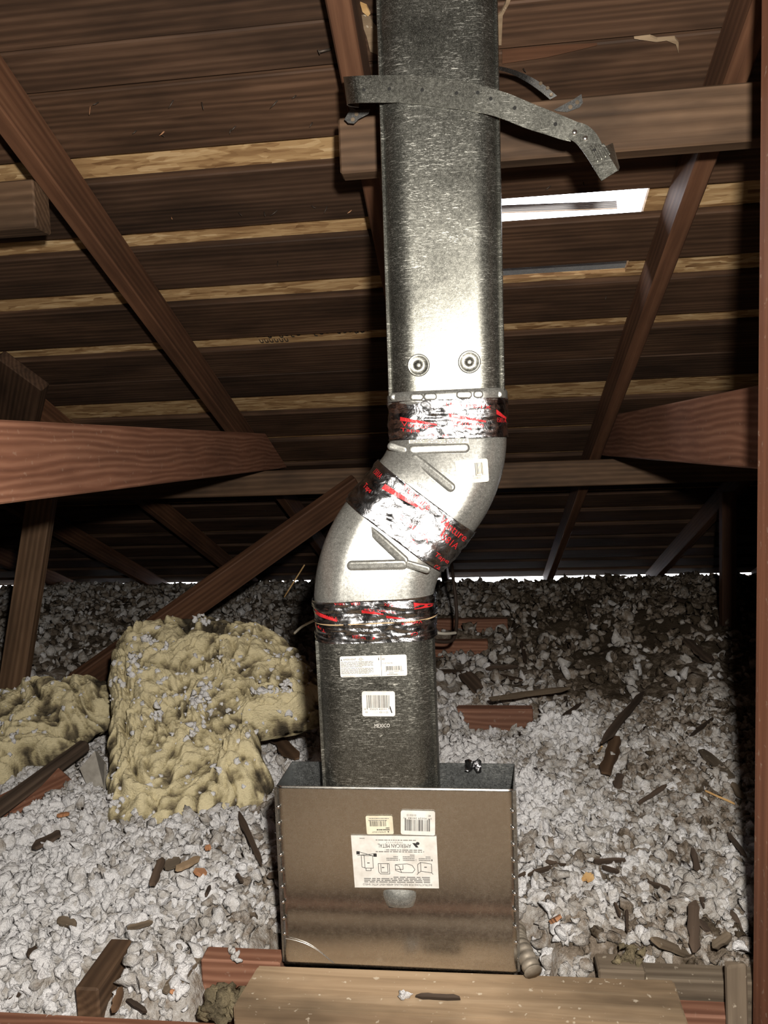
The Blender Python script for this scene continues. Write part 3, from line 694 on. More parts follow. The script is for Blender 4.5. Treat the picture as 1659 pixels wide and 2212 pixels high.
def sticker(parent, corners, Y, mat, prints, name='label_sticker', rad=.06, eps=.0009, label=None):
    tl, tr, br, bl = [pY(*c, Y) if not callable(Y) else pY(*c, Y(c[1])) for c in corners]
    asp = np.linalg.norm(tr-tl)/np.linalg.norm(bl-tl)
    def mp(u, v, e): return (tl*(1-u)+tr*u)*(1-v) + (bl*(1-u)+br*u)*v + NF*e
    pts = []; ru, rv_ = rad/asp, rad
    if rad:
        for cxx, cyy, a0 in ((1-ru, rv_, -90), (1-ru, 1-rv_, 0), (ru, 1-rv_, 90), (ru, rv_, 180)):
            for k in range(5): a = math.radians(a0+90*k/4); pts.append((cxx+ru*math.cos(a), cyy+rv_*math.sin(a)))
    else: pts = [(1, 0), (1, 1), (0, 1), (0, 0)]
    n_ = len(pts)
    V = [mp(u, v, eps) for u, v in pts] + [mp(u, v, eps-.0008) for u, v in pts]
    F = [tuple(range(n_))] + [tuple(range(2*n_-1, n_-1, -1))] + [(k, k+n_, (k+1) % n_+n_, (k+1) % n_) for k in range(n_)]
    st = part(name, V, F, mat, parent)
    if label: st['label'] = label
    for k, (pr, pm_) in enumerate(prints):
        if pr.V: part('print', [mp(u, v, eps+.0003+.0001*k) for u, v in pr.V], pr.F, pm_, st)['kind'] = 'stuff'
    return st
# big instruction sheet on the box (printed upside down)
YB = 1.050
shield = thing('attic_shield', 'open-topped galvanized metal box around the foot of the vent pipe', 'metal box', (-.122, 1.09, 0))
LBL = []
def later(*a, **k): LBL.append((a, dict(k, eps=.0024)))
P1, P2 = Print(True), Print(True)
P1.txt('INSTRUCTIONS FOR INSTALLING AMERI-VENT ATTIC SHIELD', .08, .045, .90, .085)
P2.para(.10, .105, .88, 4, .032, .019, 5, .55)
bx_ = .055
def ln(pts): P1.line(pts, .006, .62)
# four little diagrams
ln([(.075, .30), (.20, .33), (.20, .50), (.075, .47), (.075, .30)]); ln([(.20, .33), (.235, .29), (.235, .46), (.20, .50)]); ln([(.075, .30), (.06, .27)]); ln([(.235, .29), (.25, .26)])
ln([(.30, .30), (.43, .30), (.455, .42), (.50, .45), (.50, .34), (.43, .30)]); ln([(.30, .30), (.27, .36), (.30, .44), (.36, .47), (.50, .45)]); ln([(.41, .36), (.41, .45)]); ln([(.41, .36), (.50, .36)])
ln([(.57, .27), (.68, .27), (.70, .31), (.70, .47), (.57, .47), (.57, .27)]); ln([(.59, .30), (.67, .30), (.67, .46)]); ln([(.59, .30), (.59, .47)])
ln([(.76, .38), (.86, .38), (.86, .62), (.76, .62), (.76, .38)]); ln([(.86, .38), (.895, .40), (.895, .63), (.86, .62)]); ln([(.79, .33), (.85, .33), (.85, .38)]); ln([(.79, .33), (.79, .38)]); ln([(.72, .60), (.94, .70)]); ln([(.72, .66), (.94, .62)])
for u, v in ((.13, .40), (.63, .385), (.80, .47)): P1.bar(u, v, u+.03, v+.016)
P1.bar(.71, .60, .75, .66); P1.bar(.91, .64, .95, .70)
for i, u in enumerate((.06, .245, .44)):
    P1.txt(str(i+1), u, .525, u+.012, .56); P2.para(u+.022, .53, u+.16, 4 if i == 1 else 3, .033, .018, 20+i, .4)
P1.txt('4', .15, .685, .162, .72); P2.para(.175, .69, .72, 2, .035, .018, 31, .8)
P1.txt('AMERICAN METAL', .30, .775, .69, .85); P1.txt('P R O D U C T S', .40, .865, .59, .89)
P1.poly([(.215, .785), (.245, .785), (.285, .87), (.25, .87), (.225, .815)]); P1.poly([(.222+.022*math.cos(t*.52), .862+.030*math.sin(t*.52)) for t in range(12)])
P2.para(.24, .915, .71, 1, .03, .016, 44, 1.0); P2.para(.84, .945, .90, 1, .03, .014, 45, 1.0)
later(shield, [(758.5, 1803), (943, 1805), (948.5, 1917), (767, 1915)], YB, 'sticker_white', [(P1, 'ink'), (P2, 'ink_faint')], name='instruction_sheet', rad=0, label='white instruction sheet stuck upside down')
P = Print(True); P.txt('AMERIVENT', .27, .09, .80, .17); P.poly([(.16, .17), (.23, .17), (.195, .08)]); P.para(.14, .22, .62, 1, .05, .06, 3, 1.0); P.para(.14, .32, .28, 1, .05, .05, 4, 1.0)
P.code(.26, .44, .86, .72, 26, 5); Q = Print(True); Q.para(.22, .74, .9, 1, .05, .05, 6, 1.0); Q.para(.14, .85, .88, 1, .05, .04, 8, 1.0)
later(shield, [(790, 1761), (848, 1761), (851, 1800), (793, 1800.5)], YB, 'sticker_cream', [(P, 'ink'), (Q, 'ink_faint')], rad=.08, label='small cream barcode label, upside down')
P = Print(True); P.code(.15, .17, .88, .64, 28, 9); P.txt('0', .10, .66, .13, .73); P.txt('95029 34180', .24, .66, .78, .73); P.txt('7', .89, .68, .92, .75); P.txt('01/03/13', .55, .78, .82, .86); P.txt('485', .12, .77, .20, .85)
later(shield, [(866, 1749), (940, 1751), (940, 1803.5), (866, 1800.5)], YB, 'sticker_white', [(P, 'ink')], rad=.08, label='white barcode label, upside down')
# labels on the lower pipe
YFl = YL - D_/2
P = Print(); P.txt('AMERIVENT', .05, .11, .245, .20); P.poly([(.012, .20), (.035, .20), (.0235, .11)])
for t in range(16): a0, a1 = t*math.pi/8, (t+1)*math.pi/8; P.line([(.315+.022*math.cos(a0), .15+.065*math.sin(a0)), (.315+.022*math.cos(a1), .15+.065*math.sin(a1))], .004, .33)
P.txt('UL', .303, .115, .327, .185); P.txt('c', .282, .15, .29, .19); P.txt('us', .342, .15, .36, .19)
P.bar(.618, 0, .623, .98); P.poly([(.575, .20), (.592, .20), (.5835, .08)]); P.bar(.581, .2, .586, .25)
P.txt('MADE IN MEXICO', .03, .93, .22, .98); P.txt('FABRIQUE AU MEXIQUE', .32, .93, .60, .98); P.txt('4EE', .632, .14, .675, .22); P.txt('4" X 18" OVAL PIPE', .632, .34, .79, .42)
P.code(.68, .52, .92, .72, 26, 21); P.txt('0', .665, .76, .675, .80); P.txt('95029 42010', .72, .75, .88, .79); P.txt('1', .935, .73, .942, .77)
Q = Print(); Q.para(.012, .26, .50, 5, .058, .026, 12, .65); Q.para(.012, .58, .50, 5, .058, .026, 13, .85); Q.para(.73, .83, .80, 1, .05, .03, 14, 1); Q.para(.70, .90, .86, 1, .05, .03, 15, 1)
sticker(lowr, [(734, 1418), (878, 1413.5), (880, 1459), (736, 1463)], YFl, 'sticker_white', [(P, 'ink'), (Q, 'ink_faint')], rad=.09, label='long white specification label')
P = Print(); P.code(.14, .15, .84, .66, 30, 33); P.txt('0', .07, .68, .11, .74); P.txt('95029 42010', .23, .68, .75, .74); P.txt('4EE', .09, .80, .17, .86); P.txt('03/11/25', .53, .80, .79, .87)
P.poly([(.83, .58), (.86, .60), (.92, .86), (.88, .86), (.84, .68)])
sticker(lowr, [(781.5, 1493), (853, 1493), (854, 1547), (783, 1547)], YFl, 'sticker_white', [(P, 'ink')], rad=.09, label='white barcode label')
P = Print(); P.txt('MEXICO', 0, 0, 1, 1)
V = np.array(P.V); a, b, c, d = [pY(*q, YFl-.0006) for q in ((809, 1564), (842, 1563), (842, 1571), (809, 1572))]
part('stamped_word', [(a*(1-u)+b*u)*(1-v)+(d*(1-u)+c*u)*v for u, v in P.V], P.F, 'sticker_white', lowr)
# label on the upper elbow
P = Print(); P.code(.60, .15, .84, .64, 9, 41); P.txt('12333', .52, .68, .76, .74); P.txt('0', .86, .65, .90, .71); P.txt('12/08/21', .52, .77, .76, .84)
Q = Print(); Q.code(.10, .16, .58, .68, 18, 43); Q.txt('0 95029', .07, .70, .50, .76); Q.txt('DHC', .08, .80, .21, .88)
sticker(elu, [(982.5, 995.5), (1053, 990), (1056.5, 1040), (987.5, 1046)], lambda y: yu2(1018)+.0, 'sticker_cream', [(P, 'ink'), (Q, 'sticker_white')], rad=.09, label='cream barcode label')
Pm = Print(); Pm.txt('MEXICO', 0, 0, 1, 1)
a, b, c, d = [pY(*q, yu2(1062)-.0006) for q in ((903, 1042), (927, 1060), (921, 1068), (897, 1050))]
part('stamped_word', [(a*(1-u)+b*u)*(1-v)+(d*(1-u)+c*u)*v for u, v in Pm.V], Pm.F, 'ink_faint', elu)
Pp = Print(); Pp.para(.02, .1, .98, 3, .3, .2, 71, .9); Pp.bar(.62, 0, .63, 1)
sticker(elu, [(883, 950.5), (1012, 947), (1013, 957), (884, 960)], lambda y: yu2(955), 'sticker_cream', [(Pp, 'ink_faint')], rad=0, label='strip of a label under the tape')

# ---- foil tape wraps
def tape(name, path, off, label, seed, words):
    t_ = thing(name, label, 'tape', path[-1][0], 'foil tape wraps')
    A = .0026
    def disp(S, v):
        P_ = np.stack([S[:, 0]*55+seed, S[:, 1]*55, 0*S[:, 0]+v*3.2], 1)
        e = .5 + .5*min(1, min(v, 1-v)*6)
        return A*(fbm(P_, 3, seed) + .8*(.5-np.abs(vnoise(P_*np.array([.5, .5, 2.2])+4, seed+3))))*e + (.0008 if v in (0, 1) else 0)
    V, F = sweep(path, off, disp); b = part('foil', V, F, 'foil', t_, True)
    n_ = len(stadium()); G = V.reshape(-1, n_, 3)
    # front flat: points from the left to the right, used to lay the red lettering on the wrinkles
    S = stadium(off); idx = [k for k in range(n_) if S[k, 1] < -D_/2-off*.5+1e-6 or (S[k, 1] < -.005 and abs(S[k, 0]) > W_/2-D_/2)]
    idx = sorted(idx, key=lambda k: S[k, 0]); gx_ = S[idx, 0]; u_ = (gx_-gx_[0])/(gx_[-1]-gx_[0])
    Gf = G[:, idx]; nv = Gf.shape[0]
    def mp(u, v):
        i = min(max(v, 0), 1)*(nv-1); i0 = min(int(i), nv-2); f = i-i0; R = Gf[i0]*(1-f)+Gf[i0+1]*f
        return np.array([np.interp(u, u_, R[:, k]) for k in range(3)]) + NF*.0008
    P_ = Print()
    for wds in words:
        if wds[0] == 'bar':
            _, u0, v0, u1, v1, th = wds
            N = 14
            for k in range(N):
                a_, b_ = k/N, (k+1)/N; ua, ub_ = u0+(u1-u0)*a_, u0+(u1-u0)*b_; va, vb = v0+(v1-v0)*a_, v0+(v1-v0)*b_
                ta, tb = th*(1-a_*.6), th*(1-b_*.6)
                P_.add([(ua, va), (ub_, vb), (ub_, vb+tb), (ua, va+ta)], [(0, 1, 2, 3)])
        else:
            s, u0, v0, u1, v1, sl, up_ = wds
            Vt, Ft = text(s); Vt = Vt if not up_ else 1-Vt
            uu = u0+Vt[:, 0]*(u1-u0); vv = v1+Vt[:, 1]*(v0-v1)+sl*(uu-u0); P_.add(np.stack([uu, vv], 1), Ft)
    part('lettering', [mp(u, v) for u, v in P_.V], P_.F, 'tape_red', t_)['kind'] = 'stuff'
    return t_, mp
WDS = lambda o, f: [('bar', .12+o, .40, .42+o, .62, .10), ('Venture', .13+o, .52, .40+o, .64, .45, f), ('Tape', .12+o, .68, .28+o, .80, .3, f), ('bar', .52+o, .36, .82+o, .58, .10), ('Venture', .53+o, .50, .80+o, .62, .45, f), ('Tape', .54+o, .66, .70+o, .78, .3, f), ('1581A', .33+o, .87, .41+o, .94, 0, f), ('CA', .46+o, .90, .52+o, .97, 0, f), ('UL 181B-FX', .50+o, .08, .86+o, .17, .35, f), ('bar', .90, .30, .98, .5, .12), ('1581A', .91, .50, .98, .62, .3, f)]
tape('foil_tape', straight(pY(965.5, 866, YU), pY(967.5, 948, YU), 26), .0032, 'wrinkled foil tape wrap joining the tall pipe to the upper elbow', 3, WDS(0, False))
k0, k1 = NA-2, NB+1
mid = EP[k0:k1]
midd = []
for i in range(len(mid)-1):
    for q in range(3): f = q/3; tt = mid[i][1]*(1-f)+mid[i+1][1]*f; midd.append((mid[i][0]*(1-f)+mid[i+1][0]*f, tt/np.linalg.norm(tt)))
midd.append(mid[-1])
tape('foil_tape', midd, .0034, 'slanted wrinkled foil tape wrap between the two elbows', 9,
     [('bar', .18, .30, .55, .22, .10), ('Venture', .30, .04, .58, .18, .1, False), ('bar', .76, .06, .80, .42, .16), ('Venture', .70, .10, .96, .24, .1, False), ('1581A', .78, .32, .95, .44, .1, False), ('UL 181B-FX', .40, .52, .74, .60, .1, False), ('Tape', .05, .50, .13, .62, 0, False), ('Tape', .84, .66, .97, .76, 0, False), ('1581A', .04, .20, .12, .30, 0, False), ('CA', .90, .84, .95, .92, 0, False), ('Tape', .62, .74, .72, .82, 0, False)])
p3 = tape('foil_tape', straight(pY(807.5, 1284, YL), pY(811, 1330, YL), 18), .0040, 'upper of two foil tape wraps at the foot of the lower elbow', 15,
     [('bar', .03, .38, .23, .78, .22), ('Venture', .05, .50, .24, .66, .9, True), ('1581A', .35, .04, .42, .16, .2, True), ('bar', .43, .40, .60, .60, .14), ('Venture Tape', .45, .30, .70, .44, .8, True), ('bar', .62, .70, .76, .86, .12), ('UL 181B-FX', .61, .12, .78, .26, .8, True), ('bar', .84, .20, .98, .42, .30), ('1581A', .22, .02, .30, .12, .2, True)])[0]
V, F = sweep(straight(pY(810.5, 1326, YL), pY(811, 1333, YL), 2), .0034); part('paper_edge', V, F, 'tape_paper', p3, True)
tape('foil_tape', straight(pY(810.5, 1330, YL), pY(813, 1372, YL), 18), .0026, 'lower of two foil tape wraps, on the top of the lower pipe', 21,
     [('Tape', .01, .10, .12, .30, 1.6, True), ('1581A', .34, .58, .40, .76, 0, True), ('Tape', .41, .66, .45, .80, 0, True), ('bar', .505, .7, .525, .7, .14), ('CA', .80, .55, .86, .70, 0, True), ('Venture', .74, .05, .90, .2, -.3, True)])

# ---- the metal box (attic shield)
def grid_panel(c00, c10, c11, c01, nu, nv, thick, fn=None):
    V = []; F = []
    c00, c10, c11, c01 = map(np.array, (c00, c10, c11, c01)); nrm = np.cross(c10-c00, c01-c00); nrm = nrm/np.linalg.norm(nrm)
    for s in (0, 1):
        for j in range(nv+1):
            for i in range(nu+1):
                u, v = i/nu, j/nv; p_ = (c00*(1-u)+c10*u)*(1-v)+(c01*(1-u)+c11*u)*v
                V.append(p_ + nrm*((fn(u, v) if fn else 0) - s*thick))
    n1 = (nu+1)*(nv+1)
    for j in range(nv):
        for i in range(nu):
            a = j*(nu+1)+i; F.append((a, a+1, a+nu+2, a+nu+1)); F.append((n1+a+nu+1, n1+a+nu+2, n1+a+1, n1+a))
    def edge(idx):
        for a, b in zip(idx[:-1], idx[1:]): F.append((a, a+n1, b+n1, b))
    edge([i for i in range(nu+1)]); edge([j*(nu+1)+nu for j in range(nv+1)]); edge([nv*(nu+1)+i for i in range(nu, -1, -1)]); edge([j*(nu+1) for j in range(nv, -1, -1)])
    return V, F
TZ, BZ = .2745, .001
FL, FRt, BL, BR = (-.297, 1.050), (.0465, 1.050), (-.294, 1.137), (.0535, 1.137)
def bow(u, v): # gentle oil-canning of the sheet; v from bottom to top
    return .0010*math.sin(math.pi*u)*math.sin(math.pi*v*1.1) - .0015*math.exp(-((v-.30)/.06)**2) + .0045*math.exp(-((v-.0)/.20)**2)
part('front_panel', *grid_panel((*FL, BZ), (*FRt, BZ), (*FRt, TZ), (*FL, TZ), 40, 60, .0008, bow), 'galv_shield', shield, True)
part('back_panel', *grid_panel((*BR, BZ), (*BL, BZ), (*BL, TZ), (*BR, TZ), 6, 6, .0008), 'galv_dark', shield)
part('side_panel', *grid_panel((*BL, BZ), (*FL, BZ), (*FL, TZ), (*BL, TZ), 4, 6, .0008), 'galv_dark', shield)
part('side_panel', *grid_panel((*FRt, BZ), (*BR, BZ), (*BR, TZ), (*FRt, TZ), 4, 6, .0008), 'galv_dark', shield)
# folded corner flanges with clinch points
for x0, sg in ((FL[0], -1), (FRt[0], 1)):
    V, F = grid_panel((x0-.001*sg, 1.0492, BZ), (x0+.004*sg, 1.0502, BZ), (x0+.004*sg, 1.0502, TZ-.002), (x0-.001*sg, 1.0492, TZ-.002), 2, 8, .0008 if sg > 0 else -.0008)
    part('corner_flange', V, F, 'galv_dark', shield)
    for k in range(10):
        z = .022 + k*.0245
        lathe(np.array([x0-.0012*sg, 1.0488, z]), NF, [(.0028, 0), (.0024, .0014), (.0012, .0020), (.0004, .0021)], 'rivet_metal', 'clinch_point', shield, 10)
part('divider', *grid_panel((-.222, 1.136, .02), (-.2225, 1.136, .02), (-.2225, 1.120, TZ), (-.222, 1.120, TZ), 1, 2, .001), 'galv_dark', shield)
# pressed louvre below the instruction sheet
c0 = pY(864, 1945, YB); V = []; F = []; nu, nv = 20, 12
for j in range(nv+1):
    for i in range(nu+1):
        s = -1+2*i/nu; v = j/nv                              # v 0 top .. 1 bottom lip
        hw = .026*(1-.28*v**2)
        prof_ = math.sin(math.pi*min(v*.62, .5)) if v < .8 else math.sin(math.pi*.5)*(1-.25*(v-.8)/.2)
        V.append(c0 + np.array([s*hw, -.0066*prof_*max(0, 1-abs(s)**2.6)**.8 - .0004 - .0012*0, .0185 - .0268*v]))
F = [(j*(nu+1)+i, (j+1)*(nu+1)+i, (j+1)*(nu+1)+i+1, j*(nu+1)+i+1) for j in range(nv) for i in range(nu)]
part('louvre', V, F, 'galv_elbow', shield, True)
a = pY(842, 1958, YB-.0018); b = pY(886, 1958, YB-.0018)
capsule(a, b, .004, .0004, NF, 'hole_dark', 'louvre_slot', shield, 5)
for a, k in LBL: sticker(*a, **k)
# thin bent scratch line at the lower left of the panel
sc_ = [pY(x, y, YB-.0048) for x, y in ((615, 2027), (640, 2032), (665, 2041), (690, 2056), (722, 2082))]
def tube(name, pts, r, mat, parent=None, ns=8, closed=False, rfun=None, origin=None):
    pts = [np.array(p, float) for p in pts]; V = []; F = []; n_ = len(pts); ref = np.array([0.13, .2, .97])
    for i, p_ in enumerate(pts):
        t = pts[min(i+1, n_-1)]-pts[max(i-1, 0)]; t /= np.linalg.norm(t); x = np.cross(t, ref); x /= np.linalg.norm(x); y = np.cross(t, x); rr_ = r if rfun is None else rfun(i)
        for k in range(ns): a_ = 2*math.pi*k/ns; V.append(p_ + (x*math.cos(a_)+y*math.sin(a_))*rr_)
    for i in range(n_-1):
        for k in range(ns): F.append((i*ns+k, i*ns+(k+1) % ns, (i+1)*ns+(k+1) % ns, (i+1)*ns+k))
    F.append(tuple(range(ns))[::-1]); F.append(tuple((n_-1)*ns+k for k in range(ns)))
    return part(name, V, F, mat, parent, True, origin=origin)
def smooth(pts, n=8):
    pts = [np.array(p, float) for p in pts]; out = []
    for i in range(len(pts)-1):
        a, b = pts[i], pts[i+1]; p_ = pts[max(i-1, 0)]; q = pts[min(i+2, len(pts)-1)]
        for k in range(n):
            t = k/n; out.append(.5*((2*a)+(b-p_)*t+(2*p_-5*a+4*b-q)*t*t+(-p_+3*a-3*b+q)*t**3))
    out.append(pts[-1]); return out
tube('bent_edge', smooth(sc_), .0006, 'rivet_metal', shield, 5)
# torn foil bit hooked on the back rim
V = []; F = []
for j in range(7):
    for i in range(9):
        u, v = i/8, j/6; p_ = pY(1004+36*u, 1646+20*v, 1.128); V.append(p_ + np.array([0, .010*math.sin(9*u+4*v)*.6, .004*math.sin(7*v+3*u)]))
F = [(j*9+i, (j+1)*9+i, (j+1)*9+i+1, j*9+i+1) for j in range(6) for i in range(8)]
part('torn_edge', V, F, 'foil', shield, True)

# ================================================================== STRAPS AND BRACKETS
strap = thing('strap', 'galvanized metal strap hugging the tall pipe with its free end bent down right', 'strap', pY(950, 240, 1.118))
ys_ = YU - D_/2
tp = [(775, 172, 1.235), (752, 168, 1.205), (742, 166, 1.165), (756, 165, 1.125), (800, 163, ys_-.005), (860, 163, ys_-.004), (910, 165, ys_-.004), (960, 169, ys_-.004), (1010, 177, ys_-.005), (1060, 191, ys_-.006), (1100, 203, ys_-.004), (1150, 224, ys_), (1200, 244, ys_+.006), (1236, 259, ys_+.01), (1262, 270, ys_+.012)]
bt = [(775, 232, 1.235), (758, 230, 1.205), (750, 226, 1.165), (764, 223, 1.125), (805, 222, ys_-.005), (860, 222, ys_-.004), (908, 225, ys_-.004), (955, 231, ys_-.004), (1000, 237, ys_-.005), (1048, 246, ys_-.006), (1085, 257, ys_-.004), (1135, 277, ys_), (1180, 291, ys_+.006), (1210, 301, ys_+.01), (1232, 306, ys_+.012)]
A_, B_ = smooth([pY(*q) for q in tp], 6), smooth([pY(*q) for q in bt], 6); V = []; F = []
def ribbon(A_, B_, thick, nv=4):
    n_ = len(A_); V = []; F = []
    Vm = [[A_[i]*(1-v/nv)+B_[i]*(v/nv) for v in range(nv+1)] for i in range(n_)]
    for s in (0, 1):
        for i in range(n_):
            t = A_[min(i+1, n_-1)]-A_[max(i-1, 0)]; nn_ = np.cross(t, B_[i]-A_[i]); nn_ /= np.linalg.norm(nn_)
            for v in range(nv+1): V.append(Vm[i][v] + nn_*thick*(s-.5))
    k = nv+1; off = n_*k
    for i in range(n_-1):
        for v in range(nv):
            a = i*k+v; F.append((a, a+1, a+k+1, a+k)); F.append((off+a+k, off+a+k+1, off+a+1, off+a))
        F.append((i*k, i*k+k, off+i*k+k, off+i*k)); F.append((i*k+nv, off+i*k+nv, off+i*k+k+nv, i*k+k+nv))
    for i in (0, n_-1):
        for v in range(nv): a = i*k+v; F.append((a, off+a, off+a+1, a+1))
    return V, F
part('band', *ribbon(A_, B_, .0012), 'galv_strap', strap)
A2 = smooth([pY(x, y, Y) for x, y, Y in ((1248, 264, 1.131), (1268, 271, 1.130), (1288, 289, 1.128), (1304, 318, 1.125), (1320, 345, 1.122), (1334, 369, 1.120))], 5)
B2 = smooth([pY(x, y, Y) for x, y, Y in ((1224, 298, 1.131), (1242, 308, 1.130), (1258, 326, 1.128), (1274, 350, 1.125), (1286, 370, 1.122), (1299, 391, 1.120))], 5)
clip = part('clip', *ribbon(A2, B2, .0014), 'galv_strap', strap)
q = [pY(1334, 369, 1.120), pY(1300, 391, 1.120), pY(1306, 385, 1.20), pY(1337, 360, 1.22)]
V = [pY(1302, 318, 1.125), pY(1334, 369, 1.1205), pY(1337, 362, 1.165), pY(1322, 309, 1.165)]
part('clip_tab', V + [p_+np.array([.0012, 0, 0]) for p_ in V], QB, 'galv_strap', strap)
for i in range(4):
    a, b = pY(1276+i*9, 317-i*1.5, 1.1262-.0005), pY(1291+i*8.5, 347-i*5, 1.1232-.0005)
    capsule(a, b, .0034, .0012, NF, 'galv_strap', 'clip_rib', clip, 5)
for x, y in ((1241, 286), (1264, 299)): lathe(pY(x, y, 1.1295), NF, [(.0038, 0), (.0034, .0018), (.002, .0026), (.0006, .0028)], 'rivet_metal', 'rivet', strap, 12)
for x, y, Y in ((786, 194, 1.1195), (841, 192, 1.1190), (912, 194, 1.1190), (986, 201, 1.1185), (1032, 200, 1.1180), (1060, 213, 1.1175), (1112, 233, 1.119), (1200, 268, 1.1285), (1283, 325, 1.1245)):
    lathe(pY(x, y, Y-.0008), NF, [(.0026, 0), (.0022, .0002), (.0006, .0002)], 'hole_dark', 'bolt_hole', strap, 10)
tape_strap = tag(part('hanger_strap', *ribbon(smooth([pY(x, y, Y) for x, y, Y in ((1060, 140, 1.26), (1100, 148, 1.30), (1140, 163, 1.33), (1175, 184, 1.34), (1203, 207, 1.345))], 5), smooth([pY(x, y, Y) for x, y, Y in ((1060, 148, 1.26), (1098, 157, 1.30), (1134, 175, 1.33), (1165, 196, 1.34), (1188, 215, 1.345))], 5), .001), 'bracket_iron'), 'dark perforated hanger strap curling out behind the tall pipe', 'strap')
for x, y in ((1168, 180), (1183, 190), (1191, 204)): lathe(pY(x, y, 1.335), NF, [(.003, 0), (.0024, .0004), (.0006, .0004)], 'gray_wood', 'strap_hole', tape_strap, 10)
def plate(name, pts, Y, thick, mat, label, holes):
    P_ = [pY(x, y, Y) for x, y in pts]; n_ = len(P_); V = P_ + [p_+np.array([0, thick, 0]) for p_ in P_]
    o = tag(part(name, V, [tuple(range(n_))[::-1], tuple(range(n_, 2*n_))] + [(k, (k+1) % n_, (k+1) % n_+n_, k+n_) for k in range(n_)], mat), label, 'bracket', 'dark nailing brackets')
    for x, y in holes: lathe(pY(x, y, Y-.0004), NF, [(.0034, 0), (.0028, .0003), (.0008, .0003)], 'gray_wood', 'bolt_hole', o, 10)
plate('nailing_bracket', [(1197, 237), (1240, 214), (1256, 203), (1259, 222), (1252, 232), (1225, 242), (1203, 240)], 1.2855, .001, 'bracket_iron', 'dark bracket with holes nailed to the upper purlin', [(1232, 231), (1247, 221)])
plate('nailing_bracket', [(744, 258), (756, 236), (750, 226), (770, 238), (800, 236), (796, 246), (775, 257), (765, 267), (752, 266)], 1.262, .001, 'bracket_iron', 'dark bracket under the strap at the purlin end', [(762, 258), (770, 246)])
for k, (a, b) in enumerate((((672, 36), (706, 42)), ((689, 112), (716, 106)))):
    Y = 1.30
    p0, p1 = pY(*a, Y), pY(*b, Y+.01); o = tube('nail', [p0, p1], .0022, 'nail_iron', None, 8)
    tag(o, ('upper', 'lower')[k] + ' of two nails poking out left of the middle rafter', 'nail', 'nails beside the middle rafter')
    x = (p1-p0)/np.linalg.norm(p1-p0); part('head', *(lambda V, F: (V, F))(*[np.array([p0 + (np.cross(x, [0, 1, 0])*math.cos(t*.785)+np.array([0, 1, 0])*math.sin(t*.785))*.0045 + x*s for s in (-.001, .0008) for t in range(8)]), [tuple(range(8)), tuple(range(15, 7, -1))] + [(k_, k_+8, (k_+1) % 8+8, (k_+1) % 8) for k_ in range(8)]]), 'nail_iron', o)
# stamped lettering on the deck showing in one gap (only fragments of letters are visible)
Pm = Print()
r = random.Random(4)
for k in range(24):
    u = .01+k*.040; h = r.uniform(.25, .5)
    if r.random() < .85 and not 8 <= k <= 9:
        Pm.line([(u, .0), (u+.004, h)], .007, .06); Pm.line([(u+.004, h), (u+.022, h+r.uniform(-.1, .05))], .007, .06)
        if r.random() < .6: Pm.line([(u+.022, h), (u+.024, .0)], .007, .06)
for k in range(6):
    u = .02+k*.035; Pm.line([(u, .55), (u+.003, .85), (u+.02, .85), (u+.022, .6)], .006, .06)
x0, x1, y0, y1 = -.60, -.185, 1.702*AB+.004, 1.744*AB+.006
part('stamp_marks', [roof_pt(x0+(x1-x0)*u, y0+(y1-y0)*v, BT-.0006) for u, v in Pm.V], Pm.F, 'stamp_ink', ceiling)

tips = [(195, 230), (213, 222), (375, 217), (435, 222), (295, 283), (345, 290), (355, 285), (498, 280), (510, 273), (600, 218), (640, 207), (675, 265), (370, 470), (515, 460), (570, 458), (600, 455), (672, 445), (707, 446), (760, 455), (1000, 300), (1190, 402), (1260, 395), (1310, 640), (600, 565), (250, 600), (1130, 150)]
r = random.Random(12)
for k, (px, py) in enumerate(tips):
    d = ray(px, py); p_ = O + d*(AB/(d[2]+M*d[1])); n_ = np.array([0, -math.sin(TH), -math.cos(TH)])
    dr = n_*.6 + np.array([r.uniform(-1, 1), r.uniform(-.4, .4), 0]); dr /= np.linalg.norm(dr); L_ = r.uniform(.008, .020)
    tube('nail_tip', [p_-n_*.002, p_+dr*L_*.5, p_+dr*L_], .0013, 'nail_iron' if k % 6 else 'bare_wood', ceiling, 5, rfun=lambda i: (.0014, .0012, .0004)[i])
# torn edges of the deck and boards around the pipe
def torn(pts, mat, name='torn_wood', drop=.004):
    P_ = []
    for px, py in pts:
        d = ray(px, py); P_.append(O + d*((AB-drop)/(d[2]+M*d[1])))
    n_ = len(P_); V = P_ + [p_+np.array([0, .002, .005]) for p_ in P_]
    part(name, V, [tuple(range(n_))[::-1], tuple(range(n_, 2*n_))] + [(k, (k+1) % n_, (k+1) % n_+n_, k+n_) for k in range(n_)], mat, ceiling)
torn([(778, 8), (792, 14), (800, 30), (795, 36), (783, 26)], 'pale_wood'); torn([(780, 36), (800, 40), (816, 60), (816, 118), (800, 112), (792, 80), (784, 58)], 'tan_wood')
torn([(1074, 35), (1082, 28), (1092, 8), (1096, -8), (1106, -8), (1100, 8), (1086, 34), (1083, 98), (1076, 98)], 'tan_wood')
torn([(1370, 84), (1405, 80), (1420, 86), (1458, 83), (1466, 92), (1466, 116), (1460, 96), (1440, 88), (1418, 91)], 'tan_wood')
torn([(1085, 112), (1180, 104), (1290, 98), (1250, 108), (1180, 124), (1085, 138)], 'rafter_wood')
